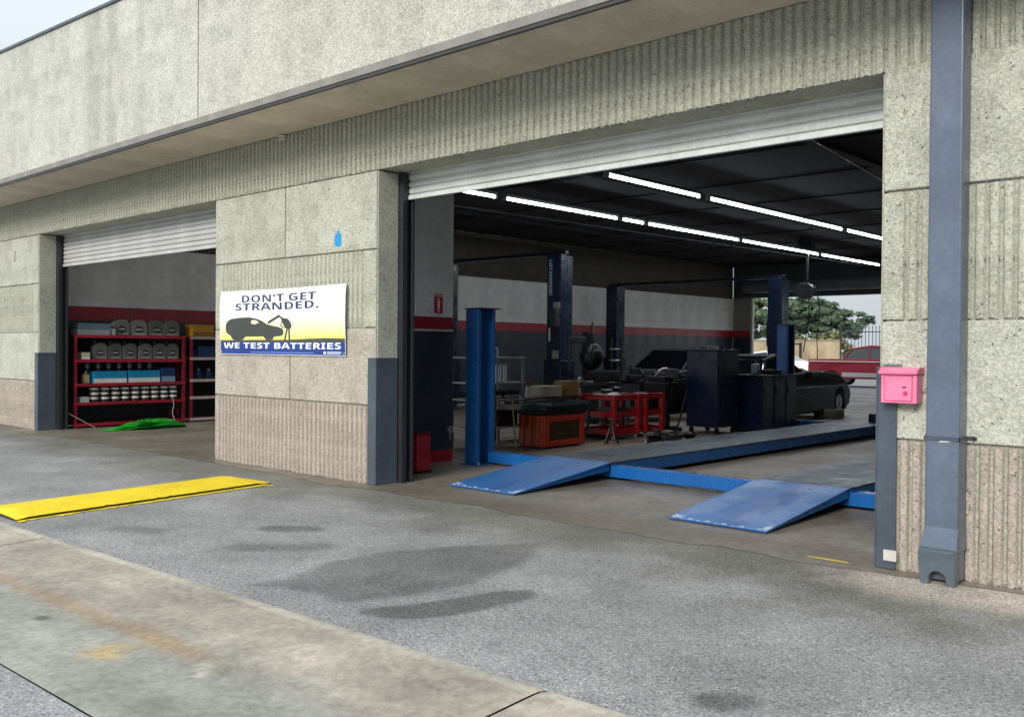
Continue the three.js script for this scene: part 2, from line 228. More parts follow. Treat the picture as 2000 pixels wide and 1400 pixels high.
// centre pier, its smooth courses split by an upright joint
core(-11.385, -8.075);
ribbed(-11.39, -8.065, 0.0, C1 - J, aggLow[1], 0.06);
smooth(-11.39, -9.69, C1 + J, C2 - J, aggMat(0xcfc6bf)); smooth(-9.672, -8.065, C1 + J, C2 - J, aggMat(0xccc4bd));
ribbed(-11.39, -8.065, C2 + J, C3 - J, aggRib[0], 0.14);
smooth(-11.39, -9.80, C3 + J, TOP - 0.006, agg[3]); smooth(-9.782, -8.065, C3 + J, TOP - 0.006, agg[2]);
// right pier
core(-2.56, 3.2);
for (const [a, b] of [[-2.568, -0.51], [-0.49, 3.2]]) {
  ribbed(a, b, 0.0, C1 + 0.035 - J, aggLow[1], 0.07); smooth(a, b, C1 + 0.035 + J, C2 - J, agg[2]); ribbed(a, b, C2 + J, C3 + 0.03 - J, aggRib[0], 0.12); smooth(a, b, C3 + 0.03 + J, TOP + 0.02, agg[0]);
}
// lintel course, ribbed along its whole length
for (const [a, b] of [[-21.5, -2.21], [-2.19, 3.2]]) ribbed(a, b, TOP + 0.008, SOFFIT - 0.004, aggRib[0], 0.04);
part('lintel_core', box(-21.5, 3.2, TOP + 0.012, CEIL, -0.44, -0.028), jambMat);
// jamb linings of plain cast concrete
for (const [x, s] of [[-17.295, 1], [-11.39, -1], [-8.065, 1], [-2.568, -1]]) part('jamb', box(s > 0 ? x + 0.0015 : x - 0.016, s > 0 ? x + 0.016 : x - 0.0015, 0.002, TOP - 0.004, -WT, -0.016, 0.006), jambMat);

// overhang: soffit, fascia panels, drip edge, coping
{
  const soff = paint(0xe2d5c4, 0.9); part('soffit', box(-23, 3.4, SOFFIT, SOFFIT + 0.05, 0.0, 0.87), soff);
  const topY = (x) => 6.14 - 0.04 * (x + 15.5);
  const fascia = (x0, x1) => {
    const nx = Math.round((x1 - x0) / 0.12), ny = 18, P = [], U = [], C = [], I = [];
    for (let j = 0; j <= ny; j++) for (let i = 0; i <= nx; i++) {
      const x = lerp(x0, x1, i / nx), y = lerp(SOFFIT + 0.1, topY(x), j / ny), e = (i === 0 || i === nx) ? 0.012 : 0; P.push(x, y, 0.9 - e); U.push(x, y);
      const n = fbm(x * 0.8 + 2, y * 0.8), s = fbm(x * 3.5 + 8, y * 0.35 + 3), m = fbm(x * 0.25 + 50, y * 0.5);
      let k = 0.92 + (n - 0.5) * 0.22 + (m - 0.5) * 0.16; k *= 1 - 0.16 * sm(0.60, 0.78, s);
      const st = Math.abs(x + 13.05 + 0.16 * (n - 0.5)); k *= 1 - 0.2 * sm(0.42, 0.05, st) * (0.4 + 0.9 * n);
      C.push(k, k * (0.99 + (m - 0.5) * 0.03), k * (0.965 + (m - 0.5) * 0.10));
    }
    for (let j = 0; j < ny; j++) for (let i = 0; i < nx; i++) { const A = j * (nx + 1) + i; I.push(A, A + 1, A + nx + 1, A + 1, A + nx + 2, A + nx + 1); }
    const g = new THREE.BufferGeometry(); g.setAttribute('position', new THREE.Float32BufferAttribute(P, 3)); g.setAttribute('uv', new THREE.Float32BufferAttribute(U, 2)); g.setAttribute('color', new THREE.Float32BufferAttribute(C, 3)); g.setIndex(I); g.computeVertexNormals(); g.userData.keepUV = true;
    return part('fascia_panel', g, aggFascia);
  };
  fascia(-23, -10.268); fascia(-10.252, -2.6); fascia(-2.584, 3.4);
  const sh = new THREE.Shape(); sh.moveTo(-23, SOFFIT + 0.06); sh.lineTo(3.4, SOFFIT + 0.06); sh.lineTo(3.4, topY(3.4) - 0.01); sh.lineTo(-23, topY(-23) - 0.01); sh.closePath();
  const cg = new THREE.ExtrudeGeometry(sh, { depth: 0.86, bevelEnabled: false }); cg.translate(0, 0, 0.01); part('fascia_core', cg, coreMat);
  const dripMat = paint(0x8d8a84, 0.85);
  part('drip_edge', [box(-23, 3.4, SOFFIT + 0.022, SOFFIT + 0.104, 0.875, 0.912, 0.006)], dripMat);
  part('drip_flashing', box(-23, 3.4, SOFFIT - 0.012, SOFFIT + 0.019, 0.872, 0.906, 0.004), paint(0x3d3d3c, 0.7));
  const cp = new THREE.Shape(); cp.moveTo(-23, topY(-23)); cp.lineTo(3.4, topY(3.4)); cp.lineTo(3.4, topY(3.4) + 0.035); cp.lineTo(-23, topY(-23) + 0.035); cp.closePath();
  const cpg = new THREE.ExtrudeGeometry(cp, { depth: 0.95, bevelEnabled: false }); cpg.translate(0, 0, -0.02); part('coping', cpg, paint(0x56606a, 0.5, 0.3));
}
// shell of the workshop
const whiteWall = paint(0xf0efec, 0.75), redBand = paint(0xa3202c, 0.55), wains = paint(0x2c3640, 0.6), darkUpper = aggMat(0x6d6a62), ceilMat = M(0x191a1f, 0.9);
part('roof_deck', box(-18.4, 1.9, CEIL, CEIL + 0.2, BACK - 0.3, -0.005), ceilMat);
for (let i = 0; i < 10; i++) part('ceiling_purlin', box(LEFTWALL + 0.01, 1.5, CEIL - 0.03, CEIL - 0.003, -2.1 - i * 2.4, -2.02 - i * 2.4), ceilMat);
for (const x of [-15.4, -10.4, -6.2, -1.9]) part('ceiling_girder', box(x - 0.07, x + 0.07, CEIL - 0.07, CEIL - 0.004, BACK + 0.01, -0.46), ceilMat);
{ // left wall: painted bands below, bare ribbed concrete above
  const x = LEFTWALL;
  part('left_wall', box(x - 0.4, x - 0.03, 0.002, CEIL - 0.004, BACK, -0.31), coreMat);
  part('white_paint', box(x - 0.028, x, 2.226, 3.4, BACK + 0.01, -0.32), whiteWall);
  part('red_band', box(x - 0.028, x + 0.002, 1.97, 2.224, BACK + 0.01, -0.32), redBand);
  part('dark_wainscot', box(x - 0.028, x, 0.004, 1.968, BACK + 0.01, -0.32), wains);
  const g = ribPanel(0.32, -BACK - 0.02, 3.41, CEIL - 0.01, 0, -0.03, 0.02, 40); g.rotateY(Math.PI / 2); g.translate(x, 0, 0); g.userData.keepUV = true; part('ribbed_upper_wall', g, darkUpper);
}
{ // short wing wall behind the centre pier
  part('wing_wall', box(-9.42, -9.18, 0.002, CEIL - 0.003, -2.2, -WT - 0.002), whiteWall);
  part('white_paint', box(-9.178, -9.15, 1.902, CEIL - 0.004, -2.2, -WT - 0.002, 0.004), whiteWall);
  part('red_band', box(-9.178, -9.148, 1.742, 1.9, -2.2, -WT - 0.002), redBand);
  part('white_line', box(-9.178, -9.147, 1.716, 1.740, -2.2, -WT - 0.002), paint(0xd5d5d0, 0.6));
  part('dark_wainscot', box(-9.178, -9.15, 0.152, 1.714, -2.2, -WT - 0.002), wains);
  part('red_baseboard', box(-9.178, -9.14, 0.002, 0.15, -2.2, -WT - 0.002, 0.004), redBand);
}
{ // rear wall with the rear bay opening
  const z0 = BACK - 0.3, z1 = BACK, a = -17.29, b = -11.4;
  part('rear_pier', box(LEFTWALL, a, 0.002, TOP, z0, z1, 0.01), paint(0x8f8d86, 0.85));
  part('rear_pier', box(b, -8.06, 0.002, TOP, z0, z1, 0.01), paint(0x8f8d86, 0.85));
  part('rear_pier', box(-2.57, 1.6, 0.002, TOP, z0, z1, 0.01), paint(0x8f8d86, 0.85));
  part('rear_lintel', box(LEFTWALL, 1.6, TOP + 0.003, CEIL - 0.004, z0, z1), paint(0x55585c, 0.85));
  part('red_band', box(LEFTWALL + 0.003, a, 1.97, 2.224, z1 + 0.003, z1 + 0.012), redBand);
  part('dark_wainscot', box(LEFTWALL + 0.003, a, 0.004, 1.968, z1 + 0.003, z1 + 0.01), wains);
  part('right_wall', box(1.5, 1.8, 0.002, CEIL - 0.004, BACK, -0.45), whiteWall);
}

// corner guards of painted steel at the openings
function guard(x, s, h, label) { const t = thing('corner_guard', label, 'corner guard', [x, 0, 0]); const a = s > 0 ? -0.115 : -0.018, b = s > 0 ? 0.018 : 0.115; mesh('front_plate', box(Math.min(a, b), Math.max(a, b), 0.003, h, 0.003, 0.016, 0.005), slate, t); mesh('side_plate', box(s > 0 ? 0.018 : -0.030, s > 0 ? 0.030 : -0.018, 0.003, h, -0.29, 0.0155, 0.005), slate, t); return t; }
guard(-17.295, 1, 1.36, 'dark slate steel guard on the jamb left of the shelving bay');
guard(-8.065, 1, 1.385, 'dark slate steel guard on the pier corner right of the banner');
guard(-2.568, -1, 1.395, 'slate grey steel guard on the pier edge below the pink box');
// door guide channels
for (const [x, s, l] of [[-17.279, 1, 'thin steel shutter guide left of the shelving bay'], [-11.406, -1, 'thin steel shutter guide on the hidden jamb behind the banner pier'], [-8.049, 1, 'thin dark steel shutter guide beside the red bin'], [-2.584, -1, 'thin steel shutter guide behind the pier with the pink box']]) {
  const t = thing('shutter_guide', l, 'door guide', [x, 0, 0]); mesh('channel', [box(s > 0 ? 0 : -0.07, s > 0 ? 0.07 : 0, 0.003, TOP, -0.375, -WT - 0.004, 0.004), box(s > 0 ? 0 : -0.07, s > 0 ? 0.07 : 0, 0.003, TOP, -0.48, -0.445, 0.004), box(s > 0 ? -0.012 : 0.0, s > 0 ? 0.0 : 0.012, 0.003, TOP, -0.48, -WT - 0.004)], steelDark, t);
}
// roller shutters, drawn up to a few slats
const slatGeo = new Map();
function slat(w) { if (!slatGeo.has(w)) { const sh = new THREE.Shape(), p = []; for (const [z, y] of [[-0.014, 0], [-0.014, 0.014], [0.003, 0.0155], [0.008, 0.021], [0.010, 0.032], [0.0105, 0.044], [0.0095, 0.056], [0.007, 0.066], [0.001, 0.0715], [-0.014, 0.0735]]) p.push([z, y]); sh.moveTo(-0.017, 0); for (const [z, y] of p) sh.lineTo(z, y); sh.lineTo(-0.017, 0.0735); sh.closePath(); const g = new THREE.ExtrudeGeometry(sh, { depth: w, bevelEnabled: false }); g.rotateY(-Math.PI / 2); g.translate(w, 0, 0); slatGeo.set(w, metreUV(g)); } return slatGeo.get(w); }
function shutter(x0, x1, z, bottom, top, mats, label, flip) {
  const t = thing('roller_shutter', label, 'roller shutter', [x0, 0, z]); const w = x1 - x0; let k = 0;
  mesh('bottom_bar', box(0, w, bottom, bottom + 0.05, -0.018, 0.022, 0.006), mats[0], t);
  for (let y = bottom + 0.052; y < top; y += 0.0745) { const s = shared('slat', slat(+w.toFixed(3)), mats[k++ % mats.length], t); s.position.y = y; if (flip) { s.rotation.y = Math.PI; s.position.x = w; } }
  return t;
}
const shutW = [0xdde1de, 0xd7dbd9, 0xe1e4e0].map((h) => paint(h, 0.5)), shutG = [0xc9c9c8, 0xc3c3c3].map((h) => paint(h, 0.5));
shutter(-8.0, -2.64, -0.41, 3.135, 3.6, shutW, 'white roller shutter above the bay with the blue lift');
shutter(-17.23, -11.46, -0.41, 2.875, 3.6, shutG, 'grey white roller shutter above the bay with red shelving');
{ // rear shutter rolled on its barrel
  const t = thing('rolled_shutter_barrel', 'dark rolled up shutter barrel above the far opening', 'roller shutter', [-17.3, 3.8, BACK + 0.42]);
  const g = new THREE.CylinderGeometry(0.235, 0.235, 5.9, 28); g.rotateZ(Math.PI / 2); g.translate(2.95, 0, 0); mesh('roll', g, paint(0x6a6c70, 0.6, 0.2), t);
  for (const x of [-0.02, 5.92]) mesh('end_bracket', box(x - 0.012, x + 0.012, -0.3, 0.3, -0.415, 0.27, 0.006), steelDark, t);
  const b = single('door_rail', box(-17.284, -17.2, 0.003, 3.42, BACK - 0.12, BACK - 0.004, 0.01), paint(0xc9c8bd, 0.6), 'pale upright rail at the left edge of the far opening', 'door rail');
}

// ------------------------------------------------------------------ fittings on the facade
{ // downspout with a cast shoe and a strap
  const pipeMat = paint(0x646f82, 0.38, 0.0, { roughness: 0.5 });
  const t = thing('downspout', 'square slate blue steel downspout running down the right pier', 'downspout', [-2.105, 0, 0]);
  mesh('pipe', box(-0.105, 0.105, 0.20, SOFFIT - 0.003, 0.012, 0.165, 0.016, 3), pipeMat, t);
  // shoe: flared casting with an arched mouth
  const sh = new THREE.Shape(); sh.moveTo(-0.098, 0.008); sh.lineTo(-0.106, 0.20); sh.lineTo(-0.1, 0.23); sh.lineTo(0.1, 0.23); sh.lineTo(0.106, 0.20); sh.lineTo(0.098, 0.008); sh.lineTo(0.064, 0.008); sh.lineTo(0.062, 0.045); sh.absarc(0, 0.045, 0.062, 0, Math.PI, false); sh.lineTo(-0.064, 0.008); sh.closePath();
  const g = new THREE.ExtrudeGeometry(sh, { depth: 0.06, bevelEnabled: true, bevelThickness: 0.01, bevelSize: 0.01, bevelSegments: 2, curveSegments: 16 }); g.rotateX(0.16); g.translate(0, 0.0, 0.155);
  const shoe = mesh('shoe', [g, box(-0.104, 0.104, 0.012, 0.22, 0.02, 0.145, 0.012, 2)], paint(0x5f6a76, 0.5), t);
  const col = new THREE.BufferGeometry(); { const a = [[-0.105, 0.36, 0.165], [0.105, 0.36, 0.165], [0.114, 0.215, 0.225], [-0.114, 0.215, 0.225], [-0.105, 0.36, 0.012], [0.105, 0.36, 0.012], [0.114, 0.215, 0.012], [-0.114, 0.215, 0.012]], f = [[3, 2, 1, 0], [2, 6, 5, 1], [7, 3, 0, 4]], P = []; for (const q of f) P.push(...a[q[0]], ...a[q[1]], ...a[q[2]], ...a[q[0]], ...a[q[2]], ...a[q[3]]); col.setAttribute('position', new THREE.Float32BufferAttribute(P, 3)); col.computeVertexNormals(); }
  mesh('flared_collar', col, pipeMat, t);
  mesh('strap', [box(-0.16, 0.165, 0.925, 0.95, 0.003, 0.010), box(-0.112, -0.107, 0.925, 0.95, 0.003, 0.172), box(0.107, 0.112, 0.925, 0.95, 0.003, 0.172), box(-0.112, 0.112, 0.925, 0.95, 0.1665, 0.172)], paint(0x59616e, 0.5, 0.3), t);
  for (const s of [-0.145, 0.15]) { const b = new THREE.CylinderGeometry(0.012, 0.012, 0.012, 6); b.rotateX(Math.PI / 2); b.translate(s, 0.9375, 0.016); mesh('bolt', b, steelDark, t); }
  const scuff = new THREE.Shape(); scuff.moveTo(-0.03, 0); scuff.lineTo(0.03, 0.004); scuff.lineTo(0.045, 0.010); scuff.lineTo(-0.02, 0.013); scuff.closePath(); const sg = new THREE.ExtrudeGeometry(scuff, { depth: 0.0015, bevelEnabled: false }); sg.translate(0.01, 0.912, 0.1655); mesh('bare_scuff', sg, M(0xcfd4da, 0.4, 0.3), t);
}
{ // pink key drop box
  const pink = paint(0xfb88ae, 0.45), pinkD = paint(0xc94878, 0.5);
  const t = thing('drop_box', 'bright pink steel key drop box with hinged door on the right pier', 'drop box', [-2.405, 1.15, 0.004]);
  mesh('body', box(-0.12, 0.12, 0, 0.20, 0, 0.115, 0.008, 2), pink, t);
  const hood = new THREE.Shape(); hood.moveTo(0, 0.202); hood.lineTo(0.135, 0.202); hood.lineTo(0.135, 0.212); hood.lineTo(0.09, 0.238); hood.lineTo(0, 0.238); hood.closePath(); const hg = new THREE.ExtrudeGeometry(hood, { depth: 0.252, bevelEnabled: true, bevelThickness: 0.004, bevelSize: 0.004, bevelSegments: 2 }); hg.rotateY(-Math.PI / 2); hg.translate(0.126, 0, 0); mesh('hood', hg, pink, t);
  mesh('door_gap', box(-0.093, 0.093, 0.014, 0.186, 0.1152, 0.1165), pinkD, t);
  const d = mesh('door', box(-0.089, 0.089, 0.018, 0.182, 0.1155, 0.123, 0.004, 2), pink, t);
  mesh('key_slot', box(0.028, 0.054, 0.104, 0.114, 0.1225, 0.1242), M(0x241015, 0.7), d);
  const k = new THREE.CylinderGeometry(0.013, 0.016, 0.012, 16); k.rotateX(Math.PI / 2); k.translate(0.048, 0.07, 0.128); mesh('knob', k, pinkD, d);
  mesh('hinge', [rod([-0.0945, 0.03, 0.119], [-0.0945, 0.07, 0.119], 0.004), rod([-0.0945, 0.13, 0.119], [-0.0945, 0.17, 0.119], 0.004)], pink, t);
  mesh('back_plate', box(-0.145, -0.02, 0.17, 0.262, -0.0035, 0.006, 0.002), paint(0x727a7a, 0.6), t);
}
// printed vinyl banner
{
  const bt = canvasTex(1320, 408, (x, w, h) => {
    const Mx = (cx, cy) => { const u = (cx - 95) / 1755, top = 195 - 80 * u, bot = 1078 + 14 * u; return [u * w, (cy - top) / (bot - top) * h]; };
    const poly = (pts, fill) => { x.beginPath(); pts.forEach((p, i) => { const q = Mx(...p); i ? x.lineTo(...q) : x.moveTo(...q); }); x.closePath(); x.fillStyle = fill; x.fill(); };
    const line = (pts, lw, c) => { x.beginPath(); pts.forEach((p, i) => { const q = Mx(...p); i ? x.lineTo(...q) : x.moveTo(...q); }); x.lineWidth = lw; x.lineCap = x.lineJoin = 'round'; x.strokeStyle = c; x.stroke(); };
    const g = x.createLinearGradient(0, 0, 0, h); g.addColorStop(0, '#f4f4f3'); g.addColorStop(0.42, '#f3f3e6'); g.addColorStop(0.62, '#f1efb4'); g.addColorStop(0.78, '#ede36a'); x.fillStyle = g; x.fillRect(0, 0, w, h);
    x.fillStyle = '#203c86'; x.fillRect(0, h * 0.79, w, h * 0.21); x.fillStyle = '#1b2a5c'; x.fillRect(0, h * 0.79, w, h * 0.02);
    poly([[90, 880], [600, 872], [1100, 868], [1400, 852], [1600, 846], [1855, 852], [1860, 905], [90, 905]], '#4a4d47');
    const dk = '#3f433f';
    poly([[186, 720], [192, 650], [230, 606], [280, 578], [400, 562], [540, 553], [640, 568], [725, 600], [800, 648], [880, 672], [960, 688], [1015, 706], [1036, 750], [1032, 795], [1005, 815], [905, 828], [895, 860], [860, 876], [800, 874], [775, 850], [758, 824], [490, 830], [470, 862], [430, 878], [330, 878], [290, 858], [272, 818], [215, 790], [196, 766]], dk);
    poly([[575, 640], [580, 600], [620, 590], [660, 602], [690, 634], [650, 642], [630, 656]], '#e9eac0');
    line([[822, 626], [968, 534]], 17, dk); line([[968, 534], [1005, 566]], 12, dk);
    poly([[985, 548], [1040, 566], [1092, 576], [1130, 630], [1142, 672], [1132, 716], [1050, 706], [1028, 660], [1006, 612]], dk);
    line([[1086, 706], [1070, 790], [1058, 866]], 17, dk); line([[1108, 706], [1114, 790], [1118, 866]], 17, dk); line([[1010, 600], [990, 660], [1030, 700]], 8, dk);
    const text = (s, x0, x1, yb, ht, col, weight = 'bold') => { const a = Mx(x0, yb), b = Mx(x1, yb); x.save(); x.font = weight + ' 100px sans-serif'; const m = x.measureText(s).width; x.translate(a[0], a[1]); x.rotate(0); x.scale((b[0] - a[0]) / m, ht / 73); x.fillStyle = col; x.fillText(s, 0, 0);  x.restore(); };
    text("DON'T GET", 412, 1480, 348, 46, '#2c3a63'); text('STRANDED.', 326, 1532, 462, 46, '#2c3a63');
    text('WE TEST BATTERIES', 150, 1800, 992, 37, '#f3f6fb');
    x.fillStyle = '#7f9bd8'; x.fillRect(w * 0.27, h * 0.955, w * 0.5, 4);
    x.fillStyle = '#e8eefb'; x.beginPath(); x.ellipse(w * 0.853, h * 0.955, 13, 8, 0, 0, 7); x.fill(); x.fillRect(w * 0.87, h * 0.94, w * 0.1, 5); x.fillRect(w * 0.868, h * 0.962, w * 0.095, 4);
    x.strokeStyle = 'rgba(255,255,255,0.8)'; x.lineWidth = 5; x.strokeRect(2, 2, w - 4, h - 4);
  });
  const W = 2.66, H = 0.815, nx = 90, ny = 30, g = new THREE.PlaneGeometry(W, H, nx, ny), p = g.attributes.position;
  const bulge = (u, v) => { let z = 0.006 + 0.012 * Math.sin(u * 7 + v * 2) * Math.sin(v * 3.1); const cr = (cu, cv, sx) => { const a = Math.atan2(v - cv, (u - cu) * 3.2 * sx), d = Math.hypot((u - cu) * 3.2, v - cv); return 0.008 * Math.sin(a * 11) * Math.exp(-d * 2.2) * sm(0.02, 0.2, d); }; return z + cr(0, 1, 1) + cr(1, 1, -1) + cr(0, 0, 1) * 0.6 + cr(1, 0, -1) * 0.6 + 0.01 * (fbm(u * 9, v * 4) - 0.5); };
  const front = g.clone(), back = g.clone(); for (let i = 0; i < p.count; i++) { const u = p.getX(i) / W + 0.5, v = p.getY(i) / H + 0.5, z = bulge(u, v), sag = -0.012 * Math.sin(Math.PI * u) * v; front.attributes.position.setXYZ(i, p.getX(i), p.getY(i) + sag, z); back.attributes.position.setXYZ(i, p.getX(i), p.getY(i) + sag, z - 0.0012); }
  front.computeVertexNormals(); back.computeVertexNormals(); { const I = back.index.array; for (let i = 0; i < I.length; i += 3) { const t = I[i]; I[i] = I[i + 1]; I[i + 1] = t; } back.computeVertexNormals(); }
  const t = thing('vinyl_banner', "printed vinyl banner reading DON'T GET STRANDED on the centre pier", 'banner', [-9.885, 1.802, 0.018]);
  front.userData.keepUV = back.userData.keepUV = true; mesh('printed_face', front, new THREE.MeshStandardMaterial({ map: bt, roughness: 0.45 }), t); mesh('backing', back, M(0xdedede, 0.7), t);
  for (const [u, v] of [[0.012, 0.96], [0.988, 0.96], [0.012, 0.04], [0.988, 0.04]]) { const r = new THREE.TorusGeometry(0.013, 0.004, 6, 14); r.translate((u - 0.5) * W, (v - 0.5) * H, bulge(u, v) + 0.002); mesh('grommet', r, M(0xb9b9b4, 0.4, 0.8), t); }
}
{ // blot of blue paint, a wall sensor and a hook
  const sh = new THREE.Shape(); const pts = [[-0.055, -0.085], [-0.01, -0.1], [0.06, -0.09], [0.066, -0.02], [0.06, 0.035], [0.03, 0.05], [0.028, 0.075], [-0.012, 0.082], [-0.02, 0.05], [-0.05, 0.04], [-0.066, -0.02]]; sh.moveTo(...pts[0]); sh.splineThru(pts.slice(1).concat([pts[0]]).map((p) => new THREE.Vector2(...p))); const g = new THREE.ExtrudeGeometry(sh, { depth: 0.002, bevelEnabled: false, curveSegments: 4 });
  single('paint_spot', g, paint(0x2f9ad6, 0.6), 'small sky blue paint spot on the upper centre pier', 'paint spot', null, [-8.745, 2.735, 0.0005]);
  const s = thing('wall_sensor', 'small white sensor box high under the soffit', 'sensor', [-9.82, 3.985, 0]); mesh('case', box(-0.05, 0.05, 0, 0.06, 0.001, 0.06, 0.008, 2), paint(0xdcdcd6, 0.5), s); mesh('lens', box(-0.03, 0.03, 0.01, 0.035, 0.06, 0.066, 0.003), M(0x8d8f90, 0.3), s);
  single('wall_hook', tube([[0, 0.16, 0.002], [0, 0.14, 0.03], [0, 0.03, 0.034], [-0.02, 0.0, 0.034], [-0.06, 0.0, 0.034], [-0.075, 0.03, 0.034]], 0.011, 20, 6), paint(0xdad9cf, 0.6), 'small pale J shaped hook on the left pier', 'hook', null, [-18.33, 3.03, 0]);
}
{ // low yellow ramp plate on the asphalt: painted top, dark rubber sides, spilt paint along one edge
  const t = thing('speed_bump', 'bright yellow painted speed bump on the asphalt', 'speed bump', [-9.15, 0, 2.1]);
  const rr = rng(9), L = [[-0.30, 1.33], [0.52, 1.42]], n = 64; const pts = [];
  const xl = (s) => lerp(-0.60, -0.20, s), xr = (s) => lerp(0.20, 0.62, s), zc = (s) => lerp(-1.30, 1.40, s);
  for (let i = 0; i <= n; i++) pts.push([xr(i / n) - 0.012 * rr() - (rr() > 0.9 ? 0.03 * rr() : 0), zc(i / n)]);
  const P = [], I = [], K = 12, top = (q) => 0.006 + 0.042 * Math.sin(Math.PI * clamp(0.04 + q * 0.90)) ** 0.7;
  for (let i = 0; i <= n; i++) { const s = i / n, en = sm(0, 0.05, s) * sm(1, 0.96, s); for (let k = 0; k <= K; k++) { const q = k / K; P.push(lerp(xl(s), pts[i][0], q), 0.004 + top(q) * (0.35 + 0.65 * en), zc(s) + (i === 0 ? 0.12 * (q - 0.4) * -1 : 0)); } }
  for (let i = 0; i < n; i++) for (let k = 0; k < K; k++) { const A = i * (K + 1) + k; I.push(A, A + K + 1, A + 1, A + 1, A + K + 1, A + K + 2); }
  const g = new THREE.BufferGeometry(); g.setAttribute('position', new THREE.Float32BufferAttribute(P, 3)); g.setIndex(I); g.computeVertexNormals();
  const yTex = tex(512, (u, v) => { const n1 = asN(u, v), w = asW2(u, v), f = grF(u, v); let c = [228, 200, 8]; const k = (n1 - 0.5) * 50 + (f - 0.5) * 26; c = [c[0] + k * 0.6, c[1] + k * 0.7, c[2] + k * 0.5 + 6]; if (w[0] < 0.16 && w[2] > 0.86) c = [126, 110, 40]; return c; });
  const yel = M(0xffffff, 0.75, 0, { map: scaled(yTex, 1.7), bumpMap: scaled(asphaltBump, 4), bumpScale: 0.006 });
  mesh('painted_top', g, yel, t);
  const Q = []; const wallTo = (a, b) => { Q.push(...a, ...b, b[0], 0.0, b[2], ...a, b[0], 0.0, b[2], a[0], 0.0, a[2]); };
  const at = (i, k) => { const A = (i * (K + 1) + k) * 3; return [P[A], P[A + 1] - 0.0015, P[A + 2]]; };
  for (let i = 0; i < n; i++) { wallTo(at(i, K), at(i + 1, K)); wallTo(at(i + 1, 0), at(i, 0)); }
  for (let k = 0; k < K; k++) { wallTo(at(n, k + 1), at(n, k)); wallTo(at(0, k), at(0, k + 1)); }
  const w = new THREE.BufferGeometry(); w.setAttribute('position', new THREE.Float32BufferAttribute(Q, 3)); w.computeVertexNormals(); mesh('rubber_edge', w, M(0x33301c, 0.9), t);
  // overspray strip beside the edge, ragged and broken
  const sp = new THREE.Shape(), out = [], inn = []; for (let i = 0; i <= n; i++) { const s = i / n; inn.push([pts[i][0] + 0.004, zc(s)]); out.push([xr(s) + 0.062 + 0.02 * (rr() - 0.5) - (s > 0.55 && rr() > 0.5 ? 0.03 : 0), zc(s)]); } out[0][0] += 0.14; sp.moveTo(inn[0][0], -inn[0][1]); for (const q of inn) sp.lineTo(q[0], -q[1]); for (const q of out.reverse()) sp.lineTo(q[0], -q[1]); sp.closePath();
  const sg = new THREE.ExtrudeGeometry(sp, { depth: 0.002, bevelEnabled: false }); sg.rotateX(-Math.PI / 2); sg.translate(0, 0.001, 0); mesh('paint_overspill', sg, M(0xffffff, 0.85, 0, { map: scaled(yTex, 0.9) }), t);
}
{ const sh = new THREE.Shape(); [[-0.16, 0.0], [-0.04, 0.018], [0.12, 0.012], [0.17, -0.01], [0.02, -0.018]].forEach((p, i) => i ? sh.lineTo(...p) : sh.moveTo(...p)); const g = new THREE.ExtrudeGeometry(sh, { depth: 0.002, bevelEnabled: false }); g.rotateX(-Math.PI / 2); single('paint_mark', g, paint(0xe6cd3c, 0.7), 'thin yellow paint mark on the threshold near the right pier', 'paint mark', null, [-2.93, 0.002, 0.02]); }
{ single('tile_chip', box(-0.045, 0.045, 0, 0.075, 0, 0.012, 0.003), paint(0xcfcdc6, 0.7), 'small white chip stuck at the foot of the right corner guard', 'chip', null, [-2.485, 0.06, 0.017]); }

// ------------------------------------------------------------------ fluorescent lights
{
  const housing = paint(0x8d8f92, 0.5), glow = new THREE.MeshStandardMaterial({ color: 0xffffff, emissive: 0xf4f8ff, emissiveIntensity: 12, roughness: 0.4 });
  const rows = [[-11.75, [[-3.4, -5.72], [-5.95, -9.36], [-9.5, -10.32], [-10.44, -14.38], [-14.5, -18.83], [-18.95, -23.2]], 'left light row'], [-8.95, [[-5.28, -8.0], [-8.3, -13.95], [-14.15, -19.0]], 'right light row']];
  const ord = ['nearest', 'second', 'third', 'fourth', 'fifth', 'farthest'], ord2 = ['nearest', 'second', 'farthest'];
  for (const [x, segs, row] of rows) segs.forEach(([a, b], i) => {
    const t = thing('tube_light', `${segs.length > 3 ? ord[i] : ord2[i]} fluorescent strip light of the ${row} under the dark ceiling`, 'ceiling light', [x, 4.2, (a + b) / 2], 0, 'fluorescent strip lights'); const L = a - b;
    mesh('housing', box(-0.06, 0.06, 0.03, 0.085, -L / 2, L / 2, 0.012), housing, t);
    const tg = new THREE.CylinderGeometry(0.02, 0.02, L - 0.05, 10); tg.rotateX(Math.PI / 2); tg.translate(0, 0.003, 0); mesh('tube', tg, glow, t);
    for (const s of [-1, 1]) mesh('end_cap', box(-0.045, 0.045, -0.03, 0.03, s * L / 2 - 0.03, s * L / 2 + 0.03, 0.006), housing, t);
    for (const s of [-0.35, 0.35]) mesh('hanger', rod([0, 0.085, s * L], [0, CEIL - 4.2 - 0.003, s * L], 0.004, 5), steelDark, t);
    const l = new THREE.RectAreaLight(0xf4f8ff, 15, 0.055, L - 0.06); l.position.set(0, -0.0225, 0); l.rotation.x = -Math.PI / 2; t.add(l);
  });
  single('ceiling_conduit', [rod([-13.4, 4.25, -4.5], [-12.2, 4.25, -24.9], 0.018)], steelDark, 'thin conduit running under the dark ceiling left of the lights', 'conduit');
  single('ceiling_conduit', [rod([-5.2, 4.22, -3], [-7.4, 4.22, -20], 0.016)], paint(0x55535e, 0.5), 'thin conduit slanting under the ceiling above the blue lift', 'conduit');
}

